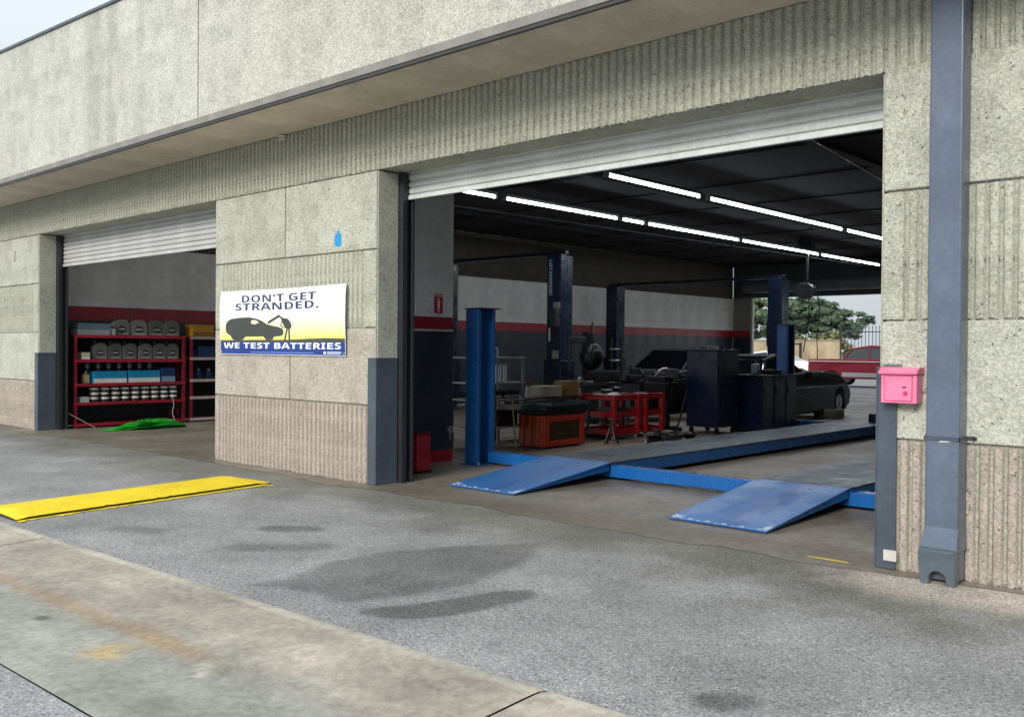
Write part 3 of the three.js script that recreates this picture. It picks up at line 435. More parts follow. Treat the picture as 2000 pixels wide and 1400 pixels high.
// ------------------------------------------------------------------ four post lift
const blue = paint(0x1f5c9e, 0.42), navy = paint(0x16263f, 0.45), navyD = paint(0x101b2e, 0.5);
{
  const t = thing('four_post_lift', 'blue four post drive on lift with two runways and lowered ramps', 'vehicle lift', [-5.575, 0, -2.2]);
  const rampTex = canvasTex(512, 1024, (x, w, h) => {
    x.fillStyle = '#2d69ab'; x.fillRect(0, 0, w, h); const r = rng(21);
    for (let i = 0; i < 2600; i++) { x.globalAlpha = 0.05 + 0.09 * r(); x.fillStyle = r() > 0.5 ? '#245a90' : '#5f97cc'; const L = 10 + 120 * r(); x.fillRect(r() * w, r() * h, 1.5 + 2 * r(), L); }
    for (let i = 0; i < 500; i++) { x.globalAlpha = 0.12 + 0.2 * r(); x.fillStyle = '#55606e'; x.beginPath(); x.ellipse(r() * w, r() * h, 2 + 10 * r(), 2 + 16 * r(), 0, 0, 7); x.fill(); }
    x.globalAlpha = 0.02; x.fillStyle = '#3c4652'; for (let i = 0; i < 40; i++) { const cx = w * (0.3 + 0.4 * r()); x.fillRect(cx, 0, 20 + 50 * r(), h); }
    for (let i = 0; i < 60; i++) { x.globalAlpha = 0.10 + 0.18 * r(); x.strokeStyle = r() > 0.4 ? '#232a33' : '#8aa2bd'; x.lineWidth = 1 + 4 * r(); x.beginPath(); const sx0 = r() * w, sy0 = r() * h; x.moveTo(sx0, sy0); x.lineTo(sx0 + (r() - 0.5) * 40, sy0 + 30 + 160 * r()); x.stroke(); }
    for (const [cx, cy, n, sx, sy] of [[0.07, 0.96, 90, 0.06, 0.03], [0.95, 0.95, 110, 0.04, 0.07], [0.5, 0.995, 60, 0.5, 0.006]]) for (let i = 0; i < n; i++) { x.globalAlpha = 0.4 + 0.5 * r(); x.fillStyle = r() > 0.4 ? '#cfdbe8' : '#8fa6c2'; x.beginPath(); x.ellipse((cx + (r() + r() - 1) * sx) * w, (cy + (r() + r() - 1) * sy) * h, 2 + 7 * r(), 2 + 5 * r(), r() * 3, 0, 7); x.fill(); }
    x.globalAlpha = 1;
  });
  const treadBump = tex(256, (u, v) => { const a = Math.floor(u * 8), b = Math.floor(v * 8), fu = u * 8 - a - 0.5, fv = v * 8 - b - 0.5, s = (a + b) % 2 ? 1 : -1, p = (fu + s * fv) * 0.707, q = (fu - s * fv) * 0.707; const k = Math.max(0, 1 - (p * p / 0.16 + q * q / 0.012)); const z = 90 + 140 * Math.min(1, k * 1.6); return [z, z, z]; }, false);
  const rampMat = new THREE.MeshStandardMaterial({ map: rampTex, roughness: 0.62, roughnessMap: scaled(grimeRough, 0.7) });
  const deckMat = paint(0x3b4a54, 0.6, 0.1, { bumpMap: scaled(treadBump, 0.32), bumpScale: 0.003 });
  const RX = [[-1.875, -0.925], [0.925, 1.875]];
  RX.forEach(([a, b], i) => {
    const end = -8.55;
    const run = mesh('runway', box(a, b, 0.185, 0.205, end, 0.02, 0.004), deckMat, t);
    mesh('side_rail', box(a, a + 0.05, 0.05, 0.184, end, 0.0, 0.006), blue, run); mesh('side_rail', box(b - 0.05, b, 0.05, 0.184, end, 0.0, 0.006), blue, run);
    mesh('wheel_stop', box(b - 0.42, b - 0.02, 0.206, 0.36, end + 0.05, end + 0.2, 0.012), navy, run);
    // ramp plate hinged at the runway, its foot on the floor
    const z1 = 0.03, z2 = 1.66, y1 = 0.205, y2 = 0.022, th = 0.012, P = [], U = [], tri = (A, B, C, ua, ub, uc) => { P.push(...A, ...B, ...C); U.push(...ua, ...ub, ...uc); };
    const q = (A, B, C, D, u) => { tri(A, B, C, u[0], u[1], u[2]); tri(A, C, D, u[0], u[2], u[3]); };
    const nseg = 6, uu = (s) => [[0.01, 1 - s[0]], [0.99, 1 - s[0]], [0.99, 1 - s[1]], [0.01, 1 - s[1]]];
    for (let k = 0; k < nseg; k++) { const s0 = k / nseg, s1 = (k + 1) / nseg, Y = (s) => lerp(y1, y2, s), Z = (s) => lerp(z1, z2, s); q([a, Y(s1), Z(s1)], [b, Y(s1), Z(s1)], [b, Y(s0), Z(s0)], [a, Y(s0), Z(s0)], [[0.01, 1 - s1], [0.99, 1 - s1], [0.99, 1 - s0], [0.01, 1 - s0]]); }
    const e = [[0.5, 0.5], [0.52, 0.5], [0.52, 0.52], [0.5, 0.52]], lo = (v) => [v[0], v[1] - th, v[2]], A = [a, y1, z1], B = [b, y1, z1], Cc = [b, y2, z2], D = [a, y2, z2];
    q(lo(D), lo(Cc), Cc, D, e); q(lo(Cc), lo(B), B, Cc, e); q(lo(A), lo(D), D, A, e); q(lo(B), lo(A), A, B, e); q(lo(A), lo(B), lo(Cc), lo(D), e);
    const g = new THREE.BufferGeometry(); g.setAttribute('position', new THREE.Float32BufferAttribute(P, 3)); g.setAttribute('uv', new THREE.Float32BufferAttribute(U, 2)); g.computeVertexNormals(); g.userData.keepUV = true;
    const rp = mesh('ramp', g, rampMat, t);
    for (const xx of [a + 0.015, (a + b) / 2, b - 0.015]) { const sh = new THREE.Shape(); sh.moveTo(z1 + 0.02, y1 - 0.016); sh.lineTo(z2 - 0.05, y2 - 0.012); sh.lineTo(z2 - 0.35, y2 + 0.006); sh.lineTo(z1 + 0.02, 0.11); sh.closePath(); const s = new THREE.ExtrudeGeometry(sh, { depth: 0.012, bevelEnabled: false }); s.rotateY(-Math.PI / 2); s.translate(xx + 0.006, 0, 0); mesh('stiffener', s, blue, rp); }
    const hg = rod([a + 0.01, 0.185, 0.03], [b - 0.01, 0.185, 0.03], 0.012, 8); mesh('hinge_rod', hg, steelDark, rp);
    for (let k = 0; k < 6; k++) { const c = mesh('edge_lug', box(0, 0.05, 0, 0.012, 0, 0.014, 0.002), M(0x9fb2c8, 0.5, 0.3), rp); c.position.set(a + 0.04 + k * (b - a - 0.13) / 5, y2 + 0.0015, z2 - 0.012); }
  });
  const beamMat = paint(0x1c62ac, 0.42);
  mesh('cross_beam', [box(-2.92, 2.92, 0.03, 0.165, -0.17, -0.005, 0.01)], beamMat, t); mesh('cross_beam', box(-2.92, 2.92, 0.03, 0.165, -8.52, -8.37, 0.01), beamMat, t);
  for (const [s, z] of [[-1, 0], [1, 0], [-1, -8.5], [1, -8.5]]) {
    const h = 2.0, x0 = s * 3.16, web = (u, v) => s < 0 ? box(x0 + u, x0 + v, 0.014, h, 0, 0) : null;
    const X = (u, v) => s < 0 ? [x0 + u, x0 + v] : [x0 - v, x0 - u];
    const B = (u, v, y0, y1, z0, z1, r = 0.006) => { const [a, b] = X(u, v); return box(a, b, y0, y1, z + z0, z + z1, r); };
    const post = mesh('post', [B(0, 0.014, 0.014, h, -0.15, 0.17), B(0.0141, 0.215, 0.014, h, 0.158, 0.17), B(0.0141, 0.215, 0.014, h, -0.15, -0.138), B(0.2151, 0.228, 0.014, h, 0.118, 0.17), B(0.2151, 0.228, 0.014, h, -0.15, -0.098)], blue, t);
    mesh('base_plate', B(-0.06, 0.29, 0.002, 0.0135, -0.2, 0.22, 0.003), blue, post); mesh('cap_plate', B(-0.02, 0.30, h + 0.001, h + 0.014, -0.19, 0.19, 0.004), steelDark, post);
    for (const [bu, bz] of [[-0.03, -0.16], [-0.03, 0.18], [0.26, -0.16], [0.26, 0.18]]) { const [a] = X(bu, bu); const b = new THREE.CylinderGeometry(0.016, 0.016, 0.035, 6); b.translate(a, 0.031, z + bz); mesh('anchor_bolt', b, M(0x9a9a98, 0.4, 0.7), post); }
    const [lx] = X(0.12, 0.12); mesh('latch_rack', rod([lx, 0.02, z + 0.06], [lx, h - 0.01, z + 0.06], 0.018, 8), steelDark, post);
  }
}

// ------------------------------------------------------------------ two post lifts further in
function twoPost(xl, xr, z, h, label, text, leftToo = true) {
  const t = thing('two_post_lift', label, 'vehicle lift', [(xl + xr) / 2, 0, z]); const w = (xr - xl) / 2;
  for (const s of leftToo ? [-1, 1] : [1]) {
    const post = mesh('column', [box(s * w - 0.2, s * w + 0.2, 0.015, h, -0.02, 0.2, 0.015), box(s * w - 0.2, s * w - 0.17, 0.015, h - 0.03, -0.2, -0.021, 0.006), box(s * w + 0.17, s * w + 0.2, 0.015, h - 0.03, -0.2, -0.021, 0.006)], navy, t);
    mesh('base_plate', box(s * w - 0.28, s * w + 0.28, 0.002, 0.0145, -0.28, 0.28, 0.003), navyD, post);
    mesh('carriage', box(s * w - 0.25, s * w + 0.25, 0.45, 1.25, -0.26, 0.24, 0.02), navyD, post);
    for (const q of [-1, 1]) { const a = rod([s * w - s * 0.1, 0.36, q * 0.25], [s * w - s * 0.75, 0.34, q * 0.95], 0.055, 8); mesh('swing_arm', a, navyD, post); const pad = new THREE.CylinderGeometry(0.07, 0.08, 0.1, 14); pad.translate(s * w - s * 0.75, 0.44, q * 0.95); mesh('pad', pad, M(0x1d1d1d, 0.9), post); }
  }
  mesh('overhead_beam', box(-w - 0.2, w + 0.2, h + 0.002, h + 0.08, -0.06, 0.06, 0.008), navyD, t);
  return [t, w];
}
{
  const [t, w] = twoPost(-16.9, -13.3, -9.4, 3.55, 'dark navy two post lift with white lettering up its column');
  const lt = canvasTex(640, 96, (x, W, H) => { x.fillStyle = '#16263f'; x.fillRect(0, 0, W, H); x.fillStyle = '#b9c0cc'; x.font = 'bold 84px sans-serif'; const m = x.measureText('BENDPAK LIFT').width; x.save(); x.translate(30, 78); x.scale(590 / m, 1); x.fillText('BENDPAK LIFT', 0, 0); x.restore(); x.fillRect(4, 8, 10, 80); });
  const g = new THREE.PlaneGeometry(0.8, 0.13); g.rotateZ(Math.PI / 2); g.translate(w - 0.09, 3.06, 0.2025); g.userData.keepUV = true; mesh('lettering', g, new THREE.MeshStandardMaterial({ map: lt, roughness: 0.6 }), t);
  const pu = mesh('power_unit', [box(w + 0.03, w + 0.2, 1.95, 2.35, 0.202, 0.36, 0.03, 2)], steelDark, t); mesh('control_plate', box(w + 0.02, w + 0.19, 2.36, 2.5, 0.202, 0.24, 0.01), paint(0x8c8f92, 0.5), pu);
  mesh('grey_tag', box(w + 0.0, w + 0.19, 1.28, 1.46, 0.245, 0.252, 0.004), paint(0x7f8286, 0.6), t); mesh('white_label', box(w - 0.14, w - 0.09, 1.66, 1.95, 0.2015, 0.2045), paint(0xc9ccd0, 0.6), t);
}
{
  const [t, w] = twoPost(-16.85, -11.62, -16.25, 3.36, 'dark two post lift in front of the far opening');
  mesh('carriage_cover', box(w - 0.22, w + 0.22, 1.6, 2.3, -0.24, 0.22, 0.02), navy, t);
}
{ // hose reel and cords hanging at the far opening
  const t = thing('hose_reel', 'grey hose reel hanging near the ceiling beside the far lift', 'hose reel', [-11.9, 3.15, -18.4]);
  const d = new THREE.CylinderGeometry(0.24, 0.24, 0.16, 26); d.rotateX(Math.PI / 2); mesh('drum', d, paint(0x565b58, 0.6), t);
  for (const z of [-0.09, 0.09]) { const f = new THREE.CylinderGeometry(0.3, 0.3, 0.015, 28); f.rotateX(Math.PI / 2); f.scale(1, 0.62, 1); f.translate(0, 0, z); mesh('flange', f, steelDark, t); }
  mesh('bracket', [box(-0.03, 0.03, 0.1, CEIL - 3.15 - 0.31, -0.13, -0.1), box(-0.2, 0.2, CEIL - 3.15 - 0.31, CEIL - 3.15 - 0.005, -0.14, 0.1)], steelDark, t);
  mesh('hose', tube([[0.1, -0.15, 0], [0.12, -0.6, 0.02], [0.06, -1.2, 0.05], [0.0, -1.7, 0.1]], 0.014, 24, 6), M(0x17181a, 0.7), t);
  mesh('hose', tube([[0.35, -0.1, 0], [0.42, -0.5, 0.0], [0.36, -1.1, 0.02], [0.4, -1.9, 0.05]], 0.012, 24, 6), M(0x17181a, 0.7), t);
}

// ------------------------------------------------------------------ shop equipment
const cartRed = paint(0xb01420, 0.42), orangeRed = paint(0xa63018, 0.5), cream = paint(0xc9c2ae, 0.7), blackP = paint(0x151517, 0.5), steel = M(0xb9bcc0, 0.35, 0.85), card = paint(0x8a6a3c, 0.85), rubber = M(0x141414, 0.85), greyP = paint(0x7a7d80, 0.6);
function cart(x, z, w, d, h, label) {
  const t = thing('shop_cart', label, 'tool cart', [x, 0, z]);
  for (const y of [0.085, 0.37, h - 0.09]) mesh('tray', [box(-w / 2, w / 2, y, y + 0.012, -d / 2, d / 2), box(-w / 2, w / 2, y + 0.0125, y + 0.09, d / 2 - 0.012, d / 2, 0.003), box(-w / 2, w / 2, y + 0.0125, y + 0.09, -d / 2, -d / 2 + 0.012, 0.003), box(w / 2 - 0.012, w / 2, y + 0.0125, y + 0.09, -d / 2 + 0.0125, d / 2 - 0.0125, 0.003), box(-w / 2, -w / 2 + 0.012, y + 0.0125, y + 0.09, -d / 2 + 0.0125, d / 2 - 0.0125, 0.003)], cartRed, t);
  for (const sx of [-1, 1]) for (const sz of [-1, 1]) { mesh('leg', box(sx * w / 2 - 0.04, sx * w / 2 + 0.04, 0.082, h + 0.004, sz * d / 2 - 0.04, sz * d / 2 + 0.04, 0.008), cartRed, t); const c = new THREE.CylinderGeometry(0.032, 0.032, 0.03, 14); c.rotateZ(Math.PI / 2); c.translate(sx * (w / 2 - 0.02), 0.034, sz * (d / 2 - 0.02)); const wh = mesh('caster', c, M(0x8a8a88, 0.5), t); mesh('fork', box(sx * (w / 2 - 0.02) - 0.022, sx * (w / 2 - 0.02) + 0.022, 0.06, 0.0815, sz * (d / 2 - 0.02) - 0.02, sz * (d / 2 - 0.02) + 0.02), steelDark, wh); }
  return t;
}
cart(-9.66, -6.36, 0.7, 0.68, 0.74, 'larger red three tray shop cart beside the long runway');
cart(-9.55, -7.16, 0.5, 0.5, 0.74, 'smaller red cart right of the larger red cart');
{ // red parts washer with a recessed front
  const t = thing('parts_washer', 'low red parts cabinet with a dark recessed panel on the floor', 'cabinet', [-9.42, 0, -4.6]);
  mesh('body', box(-0.28, 0.2, 0.02, 0.5, -0.52, 0.48, 0.015), orangeRed, t);
  const fr = mesh('front_frame', [box(0.201, 0.235, 0.03, 0.12, -0.5, 0.46, 0.006), box(0.201, 0.235, 0.4, 0.49, -0.5, 0.46, 0.006), box(0.201, 0.235, 0.121, 0.399, 0.34, 0.46, 0.006), box(0.201, 0.235, 0.121, 0.399, -0.5, -0.4, 0.006)], orangeRed, t);
  mesh('recess_panel', box(0.2005, 0.21, 0.121, 0.399, -0.399, 0.339), paint(0x3a1c12, 0.8), t);
  mesh('brass_bars', [box(0.2105, 0.22, 0.2, 0.215, -0.3, 0.25), box(0.2105, 0.22, 0.3, 0.315, -0.3, 0.25)], paint(0x57421f, 0.6), t);
  mesh('side_rib', [box(-0.2, -0.16, 0.03, 0.49, 0.481, 0.5, 0.006), box(-0.05, -0.01, 0.03, 0.49, 0.481, 0.5, 0.006), box(0.1, 0.14, 0.03, 0.49, 0.481, 0.5, 0.006)], paint(0xb4502c, 0.5), t);
  mesh('foot', [box(-0.25, -0.2, 0.002, 0.0195, -0.45, -0.4), box(0.12, 0.17, 0.002, 0.0195, -0.45, -0.4), box(-0.25, -0.2, 0.002, 0.0195, 0.38, 0.43), box(0.12, 0.17, 0.002, 0.0195, 0.38, 0.43)], blackP, t);
}
{ // black trays stacked on the cabinet
  const r = rng(4); let y = 0.503; ['lowest', 'middle', 'topmost'].forEach((n, i) => { const t = thing('parts_tray', `${n} of the black trays stacked on the low red cabinet`, 'tray', [-9.46 + 0.03 * i, y, -4.62 - 0.04 * i], 0.06 * (i - 1), 'black trays on the red cabinet'); mesh('pan', box(-0.24, 0.24, 0, 0.01, -0.5, 0.5), blackP, t); mesh('rim', [box(-0.25, 0.25, 0.0105, 0.06, 0.49, 0.5), box(-0.25, 0.25, 0.0105, 0.06, -0.5, -0.49), box(0.24, 0.25, 0.0105, 0.06, -0.489, 0.489), box(-0.25, -0.24, 0.0105, 0.06, -0.489, 0.489)], i === 2 ? paint(0x53565a, 0.4, 0.4) : blackP, t); y += 0.064; });
}
{ // workbench along the back of the equipment with a bin rack at its near end
  const t = thing('workbench', 'steel workbench behind the red cabinet, cluttered with boxes', 'workbench', [-10.3, 0, -5.95]);
  mesh('top', box(-0.35, 0.35, 0.68, 0.72, -1.5, 1.5, 0.006), paint(0x4a4641, 0.7), t); for (const sx of [-0.3, 0.3]) for (const sz of [-1.42, 0, 1.42]) mesh('leg', box(sx - 0.03, sx + 0.03, 0.002, 0.679, sz - 0.03, sz + 0.03), greyP, t); mesh('lower_shelf', box(-0.33, 0.33, 0.25, 0.275, -1.45, 1.45), greyP, t);
  const rk = thing('parts_rack', 'open grey steel rack holding silver canisters behind the blue post', 'rack', [-9.99, 0, -3.75]);
  for (const sx of [-0.26, 0.26]) for (const sz of [-0.5, 0.5]) mesh('upright', box(sx - 0.018, sx + 0.018, 0.002, 1.36, sz - 0.018, sz + 0.018), greyP, rk);
  for (const y of [0.3, 0.72, 0.97, 1.345]) mesh('shelf', box(-0.28, 0.28, y, y + 0.022, -0.53, 0.53, 0.004), paint(0xb3b5b6, 0.4, 0.3), rk);
  mesh('faucet', [rod([0.1, 1.367, -0.1], [0.1, 1.5, -0.1], 0.014, 8), rod([0.1, 1.5, -0.1], [0.1, 1.53, 0.2], 0.012, 8)], steel, rk);
  for (let i = 0; i < 6; i++) { const t2 = thing('metal_canister', `${NTH[i]} silver metal canister from the left on the grey rack`, 'canister', [-9.82, 0.993, -3.42 - i * 0.105], 0, 'silver canisters on the rack'); const g = new THREE.CylinderGeometry(0.036, 0.036, 0.25, 16); g.translate(0, 0.125, 0); mesh('body', g, steel, t2); const c = new THREE.CylinderGeometry(0.02, 0.034, 0.03, 14); c.translate(0, 0.265, 0); mesh('cap', c, paint(0xd0d0cd, 0.5), t2); }
  for (let i = 0; i < 5; i++) { const t2 = thing('parts_bin', `${NTH[i]} small dark parts bin from the left on the lower rack shelf`, 'bin', [-9.88, 0.743, -3.36 - i * 0.19], 0, 'dark bins on the rack'); mesh('shell', [box(-0.12, 0.12, 0, 0.008, -0.08, 0.08), box(-0.12, 0.12, 0.0085, 0.12, 0.072, 0.08), box(-0.12, 0.12, 0.0085, 0.12, -0.08, -0.072), box(-0.12, -0.112, 0.0085, 0.12, -0.0715, 0.0715), box(0.112, 0.12, 0.0085, 0.07, -0.0715, 0.0715)], paint(0x2b2d2f, 0.5), t2); mesh('label_strip', box(0.1205, 0.123, 0.02, 0.05, -0.06, 0.06), paint(0xb8b8b2, 0.7), t2); }
}
function carton(x, y, z, w, h, d, mat, label, turn = 0) { const t = thing('cardboard_box', label, 'box', [x, y, z], turn); mesh('carton', box(-w / 2, w / 2, 0, h, -d / 2, d / 2, 0.004), mat, t); mesh('tape', box(-w / 2 + 0.01, w / 2 - 0.01, h + 0.0005, h + 0.0015, -0.025, 0.025), paint(0xb79f70, 0.5), t); return t; }
carton(-10.08, 0.722, -5.72, 0.3, 0.24, 0.3, card, 'plain brown cardboard box on the workbench', 0.1);
carton(-10.1, 0.722, -5.2, 0.34, 0.17, 0.45, paint(0xb5ab98, 0.85), 'pale open parts box with greasy rags on the workbench', -0.08);
{ // rags, jug and odds on the carts
  const r = rng(12);
  const crumple = (sx, sy, sz, seed, amp = 0.3) => { const g = mergeVertices(new THREE.IcosahedronGeometry(1, 4).deleteAttribute('uv').deleteAttribute('normal')), p = g.attributes.position, n1 = lattice(32, seed); for (let i = 0; i < p.count; i++) { const x = p.getX(i), y = p.getY(i), z = p.getZ(i); const k = 1 + amp * (n1(x * 3 + z * 1.7 + 9, y * 3 + z * 2.3 + 5) - 0.5) * 2 + amp * 0.6 * (n1(x * 7 + 3, z * 7 + y * 5) - 0.5); p.setXYZ(i, x * k * sx, Math.max(0, (y * k * 0.5 + 0.5)) * sy, z * k * sz); } g.computeVertexNormals(); return g; };
  single('shop_rag', crumple(0.14, 0.1, 0.12, 3), paint(0xd6d6d2, 0.95), 'crumpled white rag on top of the larger red cart', 'rag', null, [-9.5, 0.667, -6.28]);
  single('shop_rag', crumple(0.16, 0.07, 0.13, 5), paint(0xa8a684, 0.95), 'crumpled olive rag on the larger red cart', 'rag', null, [-9.78, 0.667, -6.28]);
  single('shop_rag', crumple(0.15, 0.09, 0.14, 8), paint(0x2c5068, 0.95), 'dark blue cloth on the smaller red cart', 'rag', null, [-9.55, 0.667, -7.12]);
  // green bag lying on the floor in front of the shelves
  const sh = new THREE.BufferGeometry(), P = [], I = [], nl = 60, nr = 26, n1 = lattice(32, 71);
  for (let i = 0; i <= nl; i++) for (let k = 0; k <= nr; k++) { const s = i / nl, a = k / nr * Math.PI * 2, env = Math.sin(Math.PI * clamp(s * 0.93 + 0.035)) ** 0.75 * (0.25 + 0.75 * s ** 0.9), fold = 1 + (0.34 * Math.sin(a * 6 + s * 4 + 3 * n1(s * 6, 1)) + 0.22 * Math.sin(a * 13 - s * 9)) * sm(0, 0.25, s) + 0.4 * (n1(s * 9 + 3, (k % nr) * 0.6) - 0.5); const rx = 0.3 * env * fold, ry = 0.105 * env * fold; P.push(Math.sin(a) * rx + 0.06 * Math.sin(s * 7), Math.max(0.001, 0.004 + ry * 0.72 + Math.cos(a) * ry + (Math.cos(a) < 0 ? 0 : 0)), -s * 1.55); }
  for (let i = 0; i < nl; i++) for (let k = 0; k < nr; k++) { const A = i * (nr + 1) + k, B = A + nr + 1; I.push(A, A + 1, B, A + 1, B + 1, B); }
  sh.setAttribute('position', new THREE.Float32BufferAttribute(P, 3)); sh.setIndex(I); sh.computeVertexNormals();
  single('green_bag', sh, paint(0x23a82e, 0.3), 'crumpled bright green plastic sack lying before the red shelving', 'sack', null, [-16.45, 0.002, -0.72]);
}
{ // odds and ends on the bench, the carts and the rack
  const spot = (name, label, cat, x, y, z, turn, build) => { const t = thing(name, label, cat, [x, y, z], turn); build(t); };
  const cyl = (r, h, y = 0, n = 16, r2 = r) => { const g = new THREE.CylinderGeometry(r2, r, h, n); g.translate(0, y + h / 2, 0); return g; };
  spot('toolbox', 'dark steel toolbox with a bent handle on the workbench', 'toolbox', -10.2, 0.722, -6.25, 0.2, (t) => { mesh('case', box(-0.13, 0.13, 0, 0.18, -0.26, 0.26, 0.015, 2), paint(0x2a3138, 0.5), t); mesh('lid', box(-0.135, 0.135, 0.181, 0.22, -0.265, 0.265, 0.012, 2), paint(0x363e46, 0.5), t); mesh('handle', tube([[0, 0.221, -0.1], [0, 0.27, -0.07], [0, 0.27, 0.07], [0, 0.221, 0.1]], 0.01, 20, 6), steel, t); });
  spot('bench_vise', 'black bench vise bolted to the workbench edge', 'vise', -10.02, 0.722, -6.8, 0, (t) => { mesh('base', [cyl(0.09, 0.05), box(-0.06, 0.06, 0.051, 0.16, -0.09, 0.09, 0.015, 2)], blackP, t); mesh('jaw', [box(0.061, 0.12, 0.09, 0.2, -0.09, 0.09, 0.01), box(-0.02, 0.055, 0.161, 0.2, -0.09, 0.09, 0.01)], steelDark, t); mesh('screw_bar', [rod([0.121, 0.11, 0], [0.22, 0.11, 0], 0.014, 8), rod([0.21, 0.11, -0.09], [0.21, 0.11, 0.09], 0.008, 6)], steel, t); });
  spot('oil_can', 'small pale funnel can beside the brown cardboard box', 'can', -10.05, 0.722, -5.98, 0, (t) => { mesh('body', cyl(0.06, 0.12), paint(0xb5b4a6, 0.5), t); mesh('spout', rod([0, 0.12, 0], [0.06, 0.26, 0], 0.03, 10, 0.008), steel, t); });
  spot('spray_bottle', 'white spray bottle standing on the workbench behind the trays', 'bottle', -10.1, 0.722, -4.78, 0.5, (t) => { mesh('body', cyl(0.045, 0.17, 0, 16, 0.035), paint(0xd2d4d2, 0.5), t); mesh('trigger', [box(-0.02, 0.07, 0.2, 0.24, -0.018, 0.018, 0.006), rod([0, 0.17, 0], [0, 0.2, 0], 0.015, 8), rod([0.04, 0.2, 0], [0.025, 0.14, 0], 0.008, 6)], paint(0x9c2b2b, 0.5), t); });
  spot('grease_tub', 'round dark grease tub on the larger red cart', 'tub', -9.86, 0.664, -6.55, 0, (t) => { mesh('tub', cyl(0.09, 0.13, 0, 20, 0.095), paint(0x2c3a34, 0.5), t); mesh('rim', new THREE.TorusGeometry(0.095, 0.008, 6, 20).rotateX(Math.PI / 2).translate(0, 0.135, 0), steel, t); });
  spot('impact_wrench', 'black air wrench lying on the larger red cart', 'tool', -9.45, 0.664, -6.55, 0.8, (t) => { mesh('body', rod([-0.1, 0.045, 0], [0.1, 0.045, 0], 0.04, 12), blackP, t); mesh('grip', rod([-0.05, 0.04, 0.03], [-0.07, 0.03, 0.17], 0.024, 8), rubber, t); mesh('anvil', rod([0.1, 0.045, 0], [0.15, 0.045, 0], 0.016, 8), steel, t); });
  spot('parts_tub', 'grey tub of loose metal parts on the middle tray of the larger cart', 'tub', -9.6, 0.384, -6.4, 0.1, (t) => { mesh('tub', [box(-0.2, 0.2, 0, 0.01, -0.2, 0.2), box(-0.2, 0.2, 0.0105, 0.13, 0.19, 0.2), box(-0.2, 0.2, 0.0105, 0.13, -0.2, -0.19), box(0.19, 0.2, 0.0105, 0.13, -0.189, 0.189), box(-0.2, -0.19, 0.0105, 0.13, -0.189, 0.189)], paint(0x3d4043, 0.5), t); mesh('loose_parts', [rod([-0.1, 0.05, -0.1], [0.12, 0.14, 0.1], 0.02, 8), rod([0.1, 0.05, -0.12], [-0.1, 0.13, 0.12], 0.025, 8), box(-0.1, 0.02, 0.012, 0.11, -0.05, 0.08, 0.01)], steel, t); });
  spot('brake_disc', 'rusty brake disc leaning on the smaller red cart tray', 'brake disc', -9.55, 0.384, -7.2, 0, (t) => { mesh('rotor', cyl(0.15, 0.025, 0, 28), M(0x6b5648, 0.6, 0.5), t); mesh('hat', cyl(0.08, 0.05, 0.0255, 24), M(0x4c4a48, 0.6, 0.5), t); });
  spot('shop_vacuum', 'black shop vacuum with grey lid standing before the workbench legs', 'vacuum', -9.75, 0, -5.45, 0.4, (t) => { mesh('drum', cyl(0.17, 0.36, 0.05, 22, 0.185), blackP, t); mesh('lid', [cyl(0.19, 0.06, 0.411, 22), cyl(0.13, 0.1, 0.472, 20, 0.09)], paint(0x6d7174, 0.5), t); for (let i = 0; i < 4; i++) { const a = i * 1.571 + 0.7; const c = new THREE.SphereGeometry(0.025, 10, 8); c.translate(Math.cos(a) * 0.15, 0.026, Math.sin(a) * 0.15); mesh('caster', c, steelDark, t); } mesh('hose', tube([[0.15, 0.5, 0], [0.3, 0.55, 0.05], [0.32, 0.3, 0.12], [0.27, 0.06, 0.2]], 0.025, 26, 8), steelDark, t); });
  spot('coolant_jug', 'pale coolant jug standing on the low navy cabinet', 'jug', -8.6, 1.051, -9.45, 0.3, (t) => { mesh('body', box(-0.07, 0.07, 0, 0.2, -0.09, 0.09, 0.03, 2), paint(0x6d7f86, 0.4), t); mesh('neck', cyl(0.025, 0.05, 0.2, 12), blackP, t); });
  spot('drill_case', 'black drill case lying on the low navy cabinet', 'case', -8.55, 1.051, -9.9, -0.1, (t) => { mesh('shell', box(-0.15, 0.15, 0, 0.09, -0.2, 0.2, 0.02, 2), blackP, t); mesh('handle', tube([[0.15, 0.05, -0.06], [0.19, 0.05, -0.04], [0.19, 0.05, 0.04], [0.15, 0.05, 0.06]], 0.01, 16, 6), rubber, t); });
  spot('socket_tray', 'open tray of bright sockets on top of the tall tool chest', 'tray', -8.95, 1.511, -8.5, 0.1, (t) => { mesh('tray', [box(-0.14, 0.14, 0, 0.008, -0.2, 0.2), box(-0.14, 0.14, 0.0085, 0.03, 0.193, 0.2), box(-0.14, 0.14, 0.0085, 0.03, -0.2, -0.193)], blackP, t); for (let i = 0; i < 8; i++) mesh('socket', cyl(0.016, 0.05, 0.0085, 10).translate(i % 2 ? 0.06 : -0.05, 0, -0.15 + i * 0.042), steel, t); });
  spot('drain_pan', 'shallow black drain pan on the floor before the smaller red cart', 'pan', -8.75, 0, -7.2, 0.2, (t) => { const g = new THREE.LatheGeometry([[0, 0.004], [0.2, 0.004], [0.24, 0.08], [0.26, 0.085], [0.26, 0.092], [0.235, 0.09], [0.195, 0.014], [0, 0.014]].map((p) => new THREE.Vector2(...p)), 28); mesh('pan', g, blackP, t); mesh('pour_lip', box(0.24, 0.3, 0.078, 0.088, -0.04, 0.04, 0.004), blackP, t); });
